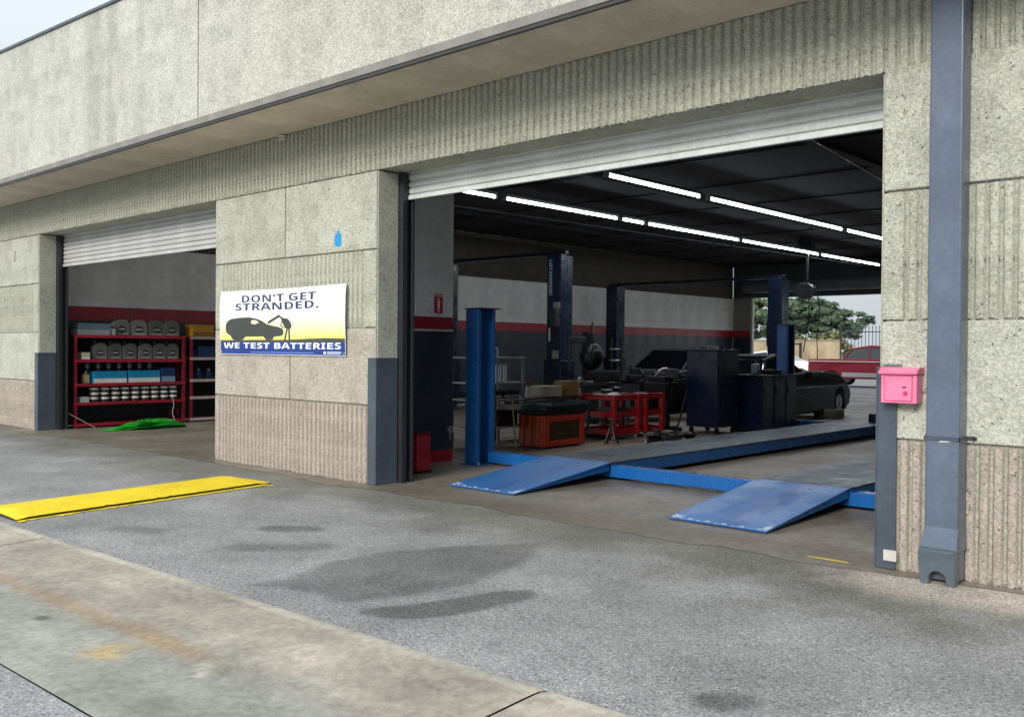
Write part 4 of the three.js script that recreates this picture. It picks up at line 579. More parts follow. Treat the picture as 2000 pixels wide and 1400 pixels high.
  spot('jack_stand', 'black jack stand on the floor right of the low red cabinet', 'jack stand', -9.0, 0, -5.55, 0.4, (t) => { for (let i = 0; i < 4; i++) { const a = i * 1.571 + 0.785; mesh('leg', rod([Math.cos(a) * 0.13, 0.002, Math.sin(a) * 0.13], [Math.cos(a) * 0.03, 0.26, Math.sin(a) * 0.03], 0.016, 6), blackP, t); } mesh('post', [rod([0, 0.2, 0], [0, 0.38, 0], 0.02, 8), box(-0.05, 0.05, 0.381, 0.4, -0.025, 0.025, 0.004)], steelDark, t); });
  spot('red_jerrycan', 'dull red fuel can on the bottom shelf of the grey rack', 'fuel can', -9.95, 0.323, -3.55, 0.1, (t) => { mesh('body', box(-0.09, 0.09, 0, 0.26, -0.15, 0.15, 0.025, 2), paint(0x8a2a20, 0.55), t); mesh('handle', tube([[0, 0.26, -0.1], [0, 0.31, -0.07], [0, 0.31, 0.06], [0, 0.26, 0.09]], 0.012, 18, 6), paint(0x8a2a20, 0.55), t); mesh('spout', rod([0, 0.26, 0.12], [0, 0.31, 0.16], 0.02, 10), blackP, t); });
  spot('black_crate', 'black plastic crate on the bottom shelf of the grey rack', 'crate', -9.97, 0.323, -4.0, 0, (t) => { mesh('walls', [box(-0.2, 0.2, 0, 0.012, -0.17, 0.17), box(-0.2, 0.2, 0.0125, 0.22, 0.158, 0.17), box(-0.2, 0.2, 0.0125, 0.22, -0.17, -0.158), box(0.188, 0.2, 0.0125, 0.22, -0.157, 0.157), box(-0.2, -0.188, 0.0125, 0.22, -0.157, 0.157)], blackP, t); mesh('rim', [box(-0.21, 0.21, 0.221, 0.24, 0.155, 0.18), box(-0.21, 0.21, 0.221, 0.24, -0.18, -0.155)], blackP, t); });
  spot('coiled_hose', 'black air hose coiled over the rack post beside the blue lift post', 'hose', -9.66, 1.02, -3.27, 0, (t) => { for (let i = 0; i < 3; i++) mesh('coil', new THREE.TorusGeometry(0.14 + 0.012 * i, 0.011, 6, 30).rotateY(Math.PI / 2 + 0.12 * i).translate(0.02 * i, 0, 0), blackP, t); });
}
{ // broom handle, floor bar, red bin, wall sign, box on the post foot
  single('wooden_pole', rod([-9.5, 0.002, -3.85], [-9.69, 0.8, -3.95], 0.014, 8), paint(0xa39468, 0.7), 'pale wooden pole leaning against the grey rack', 'pole');
  single('metal_bar', box(-0.02, 0.02, 0, 0.025, -0.6, 0.6, 0.005), M(0xa9a8a8, 0.4, 0.6), 'thin bright metal bar lying behind the front cross beam', 'bar', null, [-8.25, 0.003, -2.75]).rotation.y = 1.1;
  const b = thing('red_bin', 'small red steel bin standing just inside the shutter jamb', 'bin', [-8.53, 0, -1.05]); mesh('body', box(-0.1, 0.1, 0.004, 0.46, -0.11, 0.11, 0.02, 2), redBand, b); mesh('lid', box(-0.105, 0.105, 0.461, 0.49, -0.115, 0.115, 0.012, 2), paint(0x6d1620, 0.5), b); mesh('foot_band', box(-0.104, 0.104, 0.0, 0.035, -0.114, 0.114, 0.008), blackP, b);
  const s = thing('extinguisher_sign', 'small red fire extinguisher sign on the white wing wall', 'sign', [-9.146, 1.95, -1.93]);
  const st = canvasTex(96, 160, (x, w, h) => { x.fillStyle = '#b3202c'; x.fillRect(0, 0, w, h); x.fillStyle = '#ecd9d8'; x.fillRect(6, 8, w - 12, 10); x.beginPath(); x.roundRect(34, 48, 28, 76, 10); x.fill(); x.fillRect(42, 34, 12, 16); x.fillRect(24, 34, 22, 7); x.beginPath(); x.moveTo(48, 132); x.lineTo(30, 132); x.lineTo(48, 152); x.lineTo(66, 132); x.fill(); });
  mesh('plate', box(0, 0.004, 0, 0.25, -0.075, 0.075), redBand, s); const g = new THREE.PlaneGeometry(0.146, 0.246); g.rotateY(Math.PI / 2); g.translate(0.0052, 0.125, 0); g.userData.keepUV = true; mesh('print', g, new THREE.MeshStandardMaterial({ map: st, roughness: 0.5 }), s);
  const v = thing('wall_valve', 'small grey air valve on the end of the wing wall', 'valve', [-9.138, 0.42, -2.1]); mesh('body', [rod([0, 0, 0], [0.06, 0, 0], 0.03, 12), rod([0.05, -0.02, 0], [0.05, -0.14, 0], 0.014, 8)], paint(0x85888a, 0.5, 0.4), v); mesh('wheel', new THREE.TorusGeometry(0.04, 0.008, 6, 16).rotateY(Math.PI / 2).translate(0.07, 0, 0), paint(0xb2b2b0, 0.5), v);
}
const chestM = paint(0x101e40, 0.5);
{ // tall navy tool chest, tyre stack, tyre changer
  const t = thing('tool_chest', 'tall dark navy tool chest with drawers beside the runway', 'tool chest', [-9.0, 0, -8.5]); mesh('case', box(-0.3, 0.34, 0.12, 1.48, -0.42, 0.3, 0.012), chestM, t); let y = 0.16; for (const h of [0.3, 0.22, 0.16, 0.16, 0.12, 0.12]) { const d = mesh('drawer', box(0.341, 0.358, y, y + h - 0.012, -0.39, 0.27, 0.004), chestM, t); mesh('pull', box(0.3585, 0.37, y + h - 0.05, y + h - 0.035, -0.33, 0.21, 0.004), steelDark, d); y += h; } mesh('lid', box(-0.31, 0.36, 1.481, 1.51, -0.43, 0.31, 0.008), navyD, t); for (const sx of [-0.24, 0.28]) for (const sz of [-0.34, 0.22]) { const c = new THREE.CylinderGeometry(0.055, 0.055, 0.04, 14); c.rotateZ(Math.PI / 2); c.translate(sx, 0.058, sz); mesh('caster', c, rubber, t); }
  const tyre = (name, label, x, y, z, group, flatDown = true, matR = rubber) => { const k = thing(name, label, 'tyre', [x, y, z], 0, group); const pts = [[0.2, -0.09], [0.24, -0.105], [0.3, -0.105], [0.32, -0.08], [0.325, 0], [0.32, 0.08], [0.3, 0.105], [0.24, 0.105], [0.2, 0.09], [0.2, -0.09]].map((p) => new THREE.Vector2(...p)); const g = new THREE.LatheGeometry(pts, 32); g.translate(0, 0.106, 0); mesh('tread', g, matR, k); return k; };
  for (let i = 0; i < 5; i++) tyre('spare_tyre', ['lowest', 'second', 'third', 'fourth', 'topmost'][i] + ' tyre of the stack behind the red carts', -11.6, 0.002 + i * 0.214, -8.8, 'stacked tyres');
  const w = tyre('spare_tyre', 'grey dusty tyre lying flat on the floor under the black car nose', -9.1, 0.002, -13.75, null, true, M(0x6a6660, 0.9)); const rim = new THREE.CylinderGeometry(0.2, 0.2, 0.15, 24); rim.translate(0, 0.106, 0); mesh('rim', rim, M(0x9c9890, 0.5, 0.4), w);
  const c = thing('tyre_changer', 'black tyre changing machine standing beside the lettered lift column', 'machine', [-12.3, 0, -8.6]); mesh('cabinet', box(-0.35, 0.35, 0.003, 0.75, -0.4, 0.4, 0.03, 2), blackP, c); const tt = new THREE.CylinderGeometry(0.32, 0.34, 0.09, 26); tt.translate(0, 0.81, 0.05); mesh('turntable', tt, steelDark, c); mesh('mast', box(-0.09, 0.09, 0.7, 1.85, -0.62, -0.45, 0.02), blackP, c); mesh('arm', [box(-0.06, 0.06, 1.62, 1.76, -0.449, 0.1, 0.02), rod([0, 1.62, 0.05], [0, 1.05, 0.05], 0.03, 10)], steelDark, c); const dome = new THREE.SphereGeometry(0.26, 22, 12); dome.scale(1, 1.15, 0.9); dome.translate(0.28, 1.35, -0.3); mesh('air_tank', dome, blackP, c); mesh('air_line', tube([[0.1, 1.85, -0.5], [0.3, 2.05, -0.3], [0.5, 1.8, -0.1], [0.52, 1.4, 0]], 0.012, 24, 6), blackP, c);
  const s = thing('spring_compressor', 'upright coil spring compressor with bright hoops near the lift column', 'tool', [-12.5, 0, -10.4]); mesh('frame', [box(-0.16, -0.12, 0.03, 1.75, -0.03, 0.03), box(0.12, 0.16, 0.03, 1.75, -0.03, 0.03), box(-0.25, 0.25, 0.003, 0.0295, -0.25, 0.25)], blackP, s); for (const y of [1.0, 1.25, 1.5]) mesh('hoop', new THREE.TorusGeometry(0.13, 0.022, 8, 22).rotateX(Math.PI / 2).translate(0, y, 0), steel, s);
  const b2 = thing('parts_bench', 'long dark low bench of engine parts behind the red carts', 'bench', [-11.45, 0, -9.9]); mesh('top', box(-0.45, 0.45, 0.8, 0.86, -1.7, 0.7, 0.01), blackP, b2); for (const sx of [-0.4, 0.4]) for (const sz of [-1.6, 0.6]) mesh('leg', box(sx - 0.03, sx + 0.03, 0.002, 0.799, sz - 0.03, sz + 0.03), blackP, b2); mesh('side_panel', box(0.4, 0.43, 0.15, 0.79, -1.55, 0.55), blackP, b2);
  { const q = thing('low_cabinet', 'low wide navy cabinet standing right of the tall tool chest', 'cabinet', [-8.55, 0, -9.75]); mesh('case', box(-0.3, 0.27, 0.06, 1.02, -0.7, 0.66, 0.01), chestM, q); mesh('worktop', box(-0.32, 0.3, 1.021, 1.05, -0.72, 0.68, 0.006), blackP, q); for (const z of [-0.68, -0.22, 0.24]) { const d = mesh('door', box(0.271, 0.285, 0.08, 1.0, z, z + 0.4, 0.004), chestM, q); mesh('handle', box(0.2855, 0.3, 0.7, 0.82, z + 0.33, z + 0.35, 0.004), steelDark, d); } mesh('plinth', box(-0.28, 0.24, 0.002, 0.0595, -0.68, 0.64), blackP, q);
    const g = thing('floor_jack', 'black trolley jack parked beside the long runway', 'jack', [-8.35, 0, -6.1], 0.1); mesh('frame', [box(-0.15, -0.11, 0.04, 0.16, -0.36, 0.36, 0.01), box(0.11, 0.15, 0.04, 0.16, -0.36, 0.36, 0.01), box(-0.108, 0.108, 0.06, 0.14, -0.34, -0.1, 0.01)], blackP, g); mesh('lift_arm', rod([0, 0.12, -0.2], [0, 0.2, 0.3], 0.04, 8), steelDark, g); const sd2 = new THREE.CylinderGeometry(0.06, 0.05, 0.04, 14); sd2.translate(0, 0.245, 0.3); mesh('saddle', sd2, steelDark, g); mesh('handle', rod([0, 0.14, -0.34], [0, 0.85, -0.75], 0.016, 8), blackP, g); for (const x of [-0.17, 0.17]) for (const z of [-0.3, 0.3]) { const w5 = new THREE.CylinderGeometry(0.045, 0.045, 0.035, 14); w5.rotateZ(Math.PI / 2); w5.translate(x, 0.047, z); mesh('wheel', w5, M(0x8d8d8b, 0.5, 0.3), g); }
    const e = thing('engine_on_stand', 'dark engine block mounted on a black stand left of the tool chest', 'engine', [-9.55, 0, -7.95]); mesh('stand', [box(-0.3, 0.3, 0.05, 0.11, -0.04, 0.04), box(-0.04, 0.04, 0.111, 0.7, -0.04, 0.04), box(-0.04, 0.04, 0.05, 0.11, 0.041, 0.4), box(-0.04, 0.04, 0.05, 0.11, -0.3, -0.041)], blackP, e); mesh('block', [box(-0.22, 0.24, 0.62, 0.92, 0.05, 0.42, 0.02, 2), box(-0.18, 0.2, 0.921, 1.02, 0.08, 0.38, 0.02, 2), rod([0.241, 0.72, 0.2], [0.28, 0.72, 0.2], 0.1, 18), rod([0.241, 0.88, 0.34], [0.275, 0.88, 0.34], 0.05, 14)], M(0x2a2a2b, 0.55, 0.5), e); mesh('intake', [tube([[0.1, 1.02, 0.12], [0.12, 1.14, 0.2], [0.08, 1.12, 0.34], [0, 1.03, 0.36]], 0.035, 20, 8)], steel, e); for (const [x, z] of [[-0.28, 0], [0.28, 0], [0, 0.36], [0, -0.26]]) { const w5 = new THREE.CylinderGeometry(0.024, 0.024, 0.03, 12); w5.rotateZ(Math.PI / 2); w5.translate(x, 0.025, z); mesh('caster', w5, steelDark, e); } }
  const r = rng(31); const nm = ['gearbox casting', 'pump housing', 'cylinder head', 'alternator', 'starter motor', 'bracket casting', 'water pump', 'flywheel cover']; for (let i = 0; i < 8; i++) { const q = thing('engine_part', `dark greasy ${nm[i]} lying on the low parts bench`, 'engine part', [-11.45 + (r() - 0.5) * 0.5, 0.862, -9.45 - i * 0.25], r() * 3); const w2 = 0.1 + 0.08 * r(), h2 = 0.1 + 0.16 * r(); mesh('casting', [box(-w2, w2, 0, h2, -w2 * 0.7, w2 * 0.7, 0.02, 2), rod([0, h2 * 0.6, w2 * 0.7], [0, h2 * 0.6, w2 * 1.1], h2 * 0.3, 12)], M([0x2b2b2c, 0x3a3936, 0x4a4a4c][i % 3], 0.6, 0.4), q); mesh('flange', rod([w2, h2 * 0.5, 0], [w2 + 0.03, h2 * 0.5, 0], h2 * 0.42, 14), M(0x56565a, 0.45, 0.6), q); }
}

// ------------------------------------------------------------------ stocked shelving along the left wall
{
  const shelfRed = paint(0x7d1c2e, 0.5), edgeRed = paint(0x9c2436, 0.45);
  function shelving(z0, z1, ys, label, edge) {
    const t = thing('shelving_unit', label, 'shelving', [-17.55, 0, (z0 + z1) / 2]); const L = (z0 - z1) / 2;
    for (const sx of [-0.28, 0.28]) for (const sz of [-L + 0.03, L - 0.03]) mesh('upright', box(sx - 0.025, sx + 0.025, 0.002, ys[ys.length - 1] + 0.02, sz - 0.025, sz + 0.025), shelfRed, t);
    for (const y of ys) { const s = mesh('shelf', box(-0.3, 0.3, y - 0.025, y, -L, L), shelfRed, t); mesh('front_lip', box(0.301, 0.312, y - 0.05, y + 0.004, -L, L, 0.003), edge, s); }
    return t;
  }
  const ys = [0.08, 0.46, 0.80, 1.235, 1.68];
  shelving(-0.60, -2.74, ys, 'dark red steel shelving stocked with oil jugs and cartons', edgeRed);
  shelving(-2.84, -5.0, [0.08, 0.5, 0.84, 1.27, 1.68], 'second red shelving unit beside the pier, pale shelf edges', paint(0xb7a9a6, 0.5));
  const jugMats = [0x6c6c68, 0x747470, 0x62635f].map((h) => paint(h, 0.4)), lab = paint(0x2e2f2e, 0.6), capB = paint(0x1c1d1e, 0.5), labW = paint(0xa9a9a2, 0.6);
  function jug(z, y, i, label, w = 0.27, h = 0.29) {
    const t = thing('oil_jug', label, 'jug', [-17.42, y + 0.001, z], (rnd() - 0.5) * 0.12, 'grey oil jugs');
    const m = jugMats[i % 3]; const body = new THREE.Shape(); body.moveTo(-w / 2, 0.01); body.lineTo(w / 2, 0.01); body.lineTo(w / 2, h * 0.72); body.lineTo(w * 0.3, h * 0.95); body.lineTo(-w * 0.12, h * 0.95); body.lineTo(-w / 2, h * 0.78); body.closePath(); const hole = new THREE.Path(); hole.absellipse(w * 0.2, h * 0.78, w * 0.11, h * 0.075, 0, 7); body.holes.push(hole);
    const g = new THREE.ExtrudeGeometry(body, { depth: 0.1, bevelEnabled: true, bevelThickness: 0.012, bevelSize: 0.01, bevelSegments: 2, curveSegments: 5 }); g.rotateY(Math.PI / 2); g.translate(-0.05, 0, 0); mesh('body', g, m, t);
    const c = new THREE.CylinderGeometry(0.025, 0.027, 0.035, 12); c.translate(0, h * 0.95 + 0.022, w * 0.32); mesh('cap', c, capB, t);
    const e = new THREE.CylinderGeometry(w * 0.27, w * 0.27, 0.003, 20); e.rotateZ(Math.PI / 2); e.scale(1, 0.8, 1); e.translate(0.0645, h * 0.4, 0); const l = mesh('round_label', e, lab, t); mesh('label_bar', [box(0.0645, 0.0665, h * 0.36, h * 0.44, -w * 0.2, w * 0.2), box(0.0633, 0.0655, h * 0.07, h * 0.14, -w * 0.38, w * 0.38)], labW, l);
  }
  const ordn = ['first', 'second', 'third', 'fourth', 'fifth', 'sixth'];
  [-1.52, -1.86, -2.2, -2.52].forEach((z, i) => jug(z, 1.68, i, `${ordn[i]} grey oil jug from the left on the top shelf`, 0.3, 0.3));
  [-1.12, -1.4, -1.68, -1.98, -2.27, -2.53].forEach((z, i) => jug(z, 1.235, i + 1, `${ordn[i]} grey oil jug from the left on the second shelf`, 0.25, 0.31));
  const boxT = (z, y, w, h, mat, label, mat2, x = -17.42, d = 0.3) => { const t = thing('carton', label, 'carton', [x, y + 0.001, z]); mesh('box', box(-d / 2, d / 2, 0, h, -w / 2, w / 2, 0.004), mat, t); if (mat2) mesh('lower_print', box(d / 2 + 0.0005, d / 2 + 0.0025, 0.006, h * 0.4, -w / 2 + 0.004, w / 2 - 0.004), mat2, t); return t; };
  const cyan = paint(0x1c86b4, 0.5), whiteB = paint(0xdad7d6, 0.6), navyB = paint(0x1f3a62, 0.5), bluegrey = paint(0x5c6c7c, 0.6), yellowB = paint(0xc48f2a, 0.5);
  boxT(-0.98, 1.68, 0.62, 0.1, paint(0x8b9198, 0.6), 'lower flat grey box at the left end of the top shelf'); boxT(-0.98, 1.782, 0.6, 0.11, bluegrey, 'upper flat blue grey box stacked at the left end of the top shelf'); boxT(-1.31, 1.68, 0.1, 0.12, paint(0x9aa79c, 0.6), 'small pale green box beside the flat stacked boxes');
  boxT(-0.82, 1.235, 0.15, 0.13, paint(0xbcb89e, 0.6), 'small cream box at the left end of the second shelf', whiteB);
  boxT(-1.27, 0.80, 0.62, 0.22, cyan, 'left one of two bright blue cartons with white base', whiteB); boxT(-1.92, 0.80, 0.62, 0.225, cyan, 'right one of two bright blue cartons with white base', whiteB); boxT(-2.4, 0.80, 0.28, 0.27, navyB, 'dark navy carton right of the two bright blue cartons', paint(0x7f94ad, 0.6));
  { const t = thing('oil_bottle', 'yellow capped cream bottle left of the blue cartons', 'bottle', [-17.4, 0.801, -0.87]); mesh('body', box(-0.06, 0.06, 0, 0.17, -0.055, 0.055, 0.02, 2), paint(0xd0bd92, 0.5), t); const c = new THREE.CylinderGeometry(0.025, 0.025, 0.05, 12); c.translate(0, 0.196, 0); mesh('cap', c, yellowB, t); }
  for (let i = 0; i < 7; i++) { const t = thing('tall_bottle', `${NTH[i]} tall silver capped bottle from the left behind the blue cartons`, 'bottle', [-17.68, 0.801, -1.02 - i * 0.2], 0, 'tall bottles behind the blue cartons'); const g = new THREE.CylinderGeometry(0.05, 0.05, 0.27, 14); g.translate(0, 0.135, 0); mesh('body', g, navyB, t); const c = new THREE.CylinderGeometry(0.042, 0.05, 0.09, 14); c.translate(0, 0.316, 0); mesh('cap', c, paint(0xa7a4ae, 0.4, 0.3), t); }
  const canB = new THREE.CylinderGeometry(0.08, 0.08, 0.05, 20), canT = new THREE.CylinderGeometry(0.076, 0.084, 0.035, 20); canB.translate(0, 0.0275, 0); canT.translate(0, 0.068, 0); const canBody = metreUV(canB), canTop = metreUV(canT), bm = paint(0x35332f, 0.5), wm = paint(0xe4e0d8, 0.5);
  for (let r = 0; r < 3; r++) for (let i = 0; i < 9; i++) {  const t = thing('filter_can', `${NTH[i]} white lidded can from the left, ${['bottom', 'middle', 'top'][r]} row of the fourth shelf`, 'can', [-17.38, 0.4612 + r * 0.0862, -1.02 - i * 0.19 + (rnd() - 0.5) * 0.02], 0, 'white lidded cans on the fourth shelf'); shared('body', canBody, bm, t); shared('lid', canTop, wm, t); }
  boxT(-0.8, 0.46, 0.16, 0.1, paint(0xb9b7b6, 0.6), 'small pale box at the left end of the can shelf');
  boxT(-3.14, 1.68, 0.46, 0.24, yellowB, 'yellow carton on top of the second shelving unit', paint(0x8f6418, 0.6)); boxT(-3.58, 1.68, 0.2, 0.2, paint(0xa59787, 0.6), 'beige carton beside the yellow carton');
  for (let i = 0; i < 4; i++) { const t = thing('oil_bottle', `${NTH[i]} small dark bottle from the left on the second shelving unit`, 'bottle', [-17.4, 0.841, -3.1 - i * 0.22], 0, 'small bottles on the second unit'); mesh('body', box(-0.04, 0.04, 0, 0.17, -0.05, 0.05, 0.015, 2), navyB, t); const c = new THREE.CylinderGeometry(0.02, 0.02, 0.035, 12); c.translate(0, 0.188, 0); mesh('cap', c, labW, t); }
  for (let i = 0; i < 3; i++) boxT(-3.2 - i * 0.42, 1.27, 0.34, 0.22, [navyB, bluegrey, paint(0x274a45, 0.6)][i], ['navy', 'blue grey', 'dark green'][i] + ' carton on the second shelf of the second unit');
  single('leaning_rod', rod([-17.15, 0.002, -0.95], [-17.24, 0.28, -0.50], 0.01, 6), paint(0x9d8d86, 0.6), 'short pale rod leaning at the left foot of the red shelving', 'rod');
  single('power_cord', tube([[-17.2, 0.5, -2.45], [-17.19, 0.35, -2.47], [-17.2, 0.2, -2.45], [-17.17, 0.02, -2.5]], 0.009, 20, 6), paint(0x9a9a9a, 0.6), 'grey cord hanging in front of the empty bottom shelf', 'cord');
}

// ------------------------------------------------------------------ vehicles
const glassM = new THREE.MeshPhysicalMaterial({ color: 0x10141a, roughness: 0.06, metalness: 0, clearcoat: 1 });
const tyreG = (() => { const pts = [[0.2, -0.1], [0.29, -0.105], [0.318, -0.08], [0.325, 0], [0.318, 0.08], [0.29, 0.105], [0.2, 0.1]].map((p) => new THREE.Vector2(...p)); const g = new THREE.LatheGeometry(pts, 28); g.rotateX(Math.PI / 2); return metreUV(g); })();
const rimG = (() => { const a = new THREE.CylinderGeometry(0.205, 0.205, 0.16, 24); a.rotateX(Math.PI / 2); const l = [metreUV(a)]; for (let i = 0; i < 5; i++) { const s = box(-0.02, 0.02, 0.03, 0.19, -0.095, 0.095, 0.01); s.rotateZ(i * Math.PI * 0.4); l.push(metreUV(s)); } return mergeGeometries(l); })();
function vehicle(name, label, pos, turn, o) {
  const t = thing(name, label, o.cat || 'car', pos, turn); const W = o.W;
  const ext = (pts, w, bev, arches) => { const s = new THREE.Shape(); pts.forEach((p, i) => i ? s.lineTo(...p) : s.moveTo(...p)); if (arches) for (const a of arches) { s.lineTo(a + 0.38, o.floor); s.absarc(a, o.wheelY, 0.385, 0, Math.PI, false); s.lineTo(a - 0.38, o.floor); } s.closePath(); const g = new THREE.ExtrudeGeometry(s, { depth: w - 2 * bev, bevelEnabled: true, bevelThickness: bev, bevelSize: bev * 0.7, bevelSegments: 4, curveSegments: 10 }); g.translate(0, 0, -w / 2 + bev); return g; };
  const bg = ext(o.body, W, 0.09, o.axles.slice().sort((a, b) => b - a));
  const p = bg.attributes.position; const L0 = o.nose, L1 = o.tail; for (let i = 0; i < p.count; i++) { const x = p.getX(i), y = p.getY(i), z = p.getZ(i); const k = 1 - 0.16 * sm(L0 - 0.9, L0, x) - 0.1 * sm(L1 + 0.7, L1, x); p.setZ(i, z * k * (1 - 0.05 * sm(0.6, 1.1, y))); } bg.computeVertexNormals();
  const body = mesh('body', bg, o.paint, t);
  const gh = ext(o.cabin, W * 0.86, 0.07); { const q = gh.attributes.position, y0 = o.cabin[0][1]; for (let i = 0; i < q.count; i++) q.setZ(i, q.getZ(i) * (1 - 0.2 * sm(y0, o.roofY, q.getY(i)))); gh.computeVertexNormals(); } mesh('windows', gh, glassM, t);
  const rf = ext(o.roof, W * 0.72, 0.05); mesh('roof', rf, o.paint, t);
  for (const q of o.pillars) for (const s of [-1, 1]) { const y0 = q[1], y1 = q[3]; mesh('pillar', rod([q[0], y0, s * W * 0.432], [q[2], y1, s * W * 0.355], 0.03, 6), o.paint, t); }
  for (const a of o.axles) for (const s of [-1, 1]) { const w = new THREE.Group(); w.name = 'wheel'; w.position.set(a, o.wheelY, s * (W / 2 - 0.13)); t.add(w); shared('tyre', tyreG, rubber, w); shared('rim', rimG, M(0x9a9c9e, 0.35, 0.7), w); }
  for (const s of [-1, 1]) { mesh('headlight', box(o.nose - 0.14, o.nose - 0.005, o.lampY - 0.06, o.lampY + 0.06, s * W * 0.33 - 0.15, s * W * 0.33 + 0.15, 0.03, 2), M(0xe9eef2, 0.1, 0.1), t); mesh('taillight', box(o.tail - 0.005, o.tail + 0.12, o.tailY - 0.09, o.tailY + 0.09, s * W * 0.37 - 0.12, s * W * 0.37 + 0.12, 0.03, 2), M(0xb41620, 0.25), t); mesh('mirror', box(o.mirrorX - 0.08, o.mirrorX + 0.05, o.cabin[0][1] - 0.02, o.cabin[0][1] + 0.12, s * W * 0.5 - (s > 0 ? 0 : 0.16), s * W * 0.5 + (s > 0 ? 0.16 : 0), 0.03, 2), o.paint, t); }
  for (const [x, y0, y1, w] of o.bumpers) mesh('bumper', box(x - 0.06, x + 0.06, y0, y1, -w / 2, w / 2, 0.03, 2), o.bumperMat || o.paint, t);
  return t;
}
const carPaint = (hex) => new THREE.MeshPhysicalMaterial({ color: hex, roughness: 0.6, clearcoat: 0.15, clearcoatRoughness: 0.3, specularIntensity: 0.5 });
vehicle('black_car', 'low black car parked nose first beyond the blue lift', [-9.95, 0.002, -12.9], Math.PI / 2, { W: 1.76, floor: 0.2, wheelY: 0.325, nose: 2.25, tail: -2.2, axles: [-1.35, 1.42], lampY: 0.62, tailY: 0.75, mirrorX: -0.35, paint: carPaint(0x050506),
  body: [[-2.15, 0.3], [-2.2, 0.62], [-2.12, 0.92], [-1.5, 0.97], [-0.2, 0.98], [0.75, 0.99], [1.4, 0.93], [1.95, 0.78], [2.2, 0.6], [2.25, 0.46], [2.1, 0.28], [1.95, 0.2]], cabin: [[-2.05, 0.93], [-1.72, 1.28], [-1.2, 1.36], [-0.85, 1.33], [-0.12, 0.95]], roof: [[-1.74, 1.29], [-1.2, 1.385], [-0.85, 1.35], [-0.86, 1.335], [-1.2, 1.365], [-1.72, 1.275]], roofY: 1.36, pillars: [[-2.0, 0.95, -1.7, 1.28], [-0.16, 0.97, -0.85, 1.33], [-1.1, 0.95, -1.15, 1.35]], bumpers: [[2.2, 0.26, 0.4, 1.45], [-2.16, 0.3, 0.48, 1.5]] });
vehicle('grey_hatchback', 'dusty dark grey hatchback waiting behind the tall navy tool chest', [-12.95, 0.002, -13.5], -Math.PI / 2, { W: 1.72, floor: 0.22, wheelY: 0.325, nose: 2.05, tail: -1.95, axles: [-1.25, 1.3], lampY: 0.7, tailY: 0.9, mirrorX: 0.55, paint: carPaint(0x3a3b3d),
  body: [[-1.9, 0.3], [-1.95, 0.7], [-1.9, 1.0], [-0.2, 0.98], [0.8, 0.97], [1.5, 0.9], [1.95, 0.76], [2.05, 0.5], [1.9, 0.24], [1.8, 0.22]], cabin: [[-1.85, 0.97], [-1.6, 1.4], [-0.5, 1.47], [0.15, 1.43], [0.95, 0.96]], roof: [[-1.6, 1.42], [-0.5, 1.5], [0.15, 1.455], [0.14, 1.435], [-0.5, 1.475], [-1.58, 1.4]], roofY: 1.47, pillars: [[-1.8, 1.0, -1.58, 1.42], [0.92, 0.98, 0.15, 1.44], [-0.35, 0.98, -0.4, 1.47]], bumpers: [[2.0, 0.28, 0.46, 1.4], [-1.92, 0.3, 0.52, 1.45]] });
vehicle('white_sedan', 'white sedan parked outside beyond the far opening', [-22.3, -0.029, -37.4], 0.06, { W: 1.78, floor: 0.2, wheelY: 0.325, nose: 2.3, tail: -2.3, axles: [-1.4, 1.45], lampY: 0.68, tailY: 0.85, mirrorX: 0.6, paint: carPaint(0xdfe1e3),
  body: [[-2.2, 0.3], [-2.3, 0.7], [-2.2, 1.0], [-1.4, 1.02], [-0.2, 0.98], [0.9, 0.96], [1.7, 0.88], [2.2, 0.74], [2.3, 0.5], [2.15, 0.25], [2.05, 0.2]], cabin: [[-1.7, 1.0], [-1.0, 1.4], [-0.4, 1.45], [0.2, 1.42], [1.05, 0.96]], roof: [[-1.02, 1.41], [-0.4, 1.475], [0.2, 1.44], [0.19, 1.425], [-0.4, 1.455], [-1.0, 1.395]], roofY: 1.45, pillars: [[-1.62, 1.02, -0.98, 1.4], [1.0, 0.98, 0.2, 1.42], [-0.3, 0.98, -0.35, 1.45]], bumpers: [[2.24, 0.28, 0.46, 1.5], [-2.24, 0.32, 0.54, 1.5]] });
{ const chrome = M(0xb9babc, 0.3, 0.6);
  const t = vehicle('red_pickup', 'dark red pickup truck parked outside beyond the far opening', [-15.75, -0.029, -33.2], 0.02, { cat: 'truck', W: 1.9, floor: 0.42, wheelY: 0.36, nose: 2.65, tail: -2.6, axles: [-1.55, 1.75], lampY: 0.85, tailY: 0.9, mirrorX: 1.0, paint: carPaint(0x7c1b2a), bumperMat: chrome,
    body: [[-2.6, 0.5], [-2.6, 1.1], [-1.55, 1.13], [-0.2, 1.13], [1.2, 1.12], [2.2, 1.06], [2.6, 0.98], [2.65, 0.6], [2.6, 0.42], [2.5, 0.42]], cabin: [[-1.25, 1.1], [-0.72, 1.62], [0.0, 1.7], [0.55, 1.66], [1.3, 1.1]], roof: [[-0.8, 1.62], [0, 1.735], [0.55, 1.69], [0.54, 1.66], [0, 1.705], [-0.78, 1.6]], roofY: 1.7, pillars: [[-1.15, 1.12, -0.74, 1.62], [1.25, 1.12, 0.55, 1.66], [0.0, 1.12, -0.02, 1.7]], bumpers: [[2.68, 0.4, 0.62, 1.75], [-2.66, 0.42, 0.6, 1.75]] });
  mesh('side_trim', [box(-2.5, -1.98, 0.44, 0.62, 0.935, 0.955, 0.004), box(-1.1, 1.3, 0.44, 0.62, 0.935, 0.955, 0.004)], chrome, t); mesh('side_stripe', box(-2.55, 2.2, 1.065, 1.095, 0.915, 0.958, 0.004), M(0xd8d4d2, 0.4), t); }

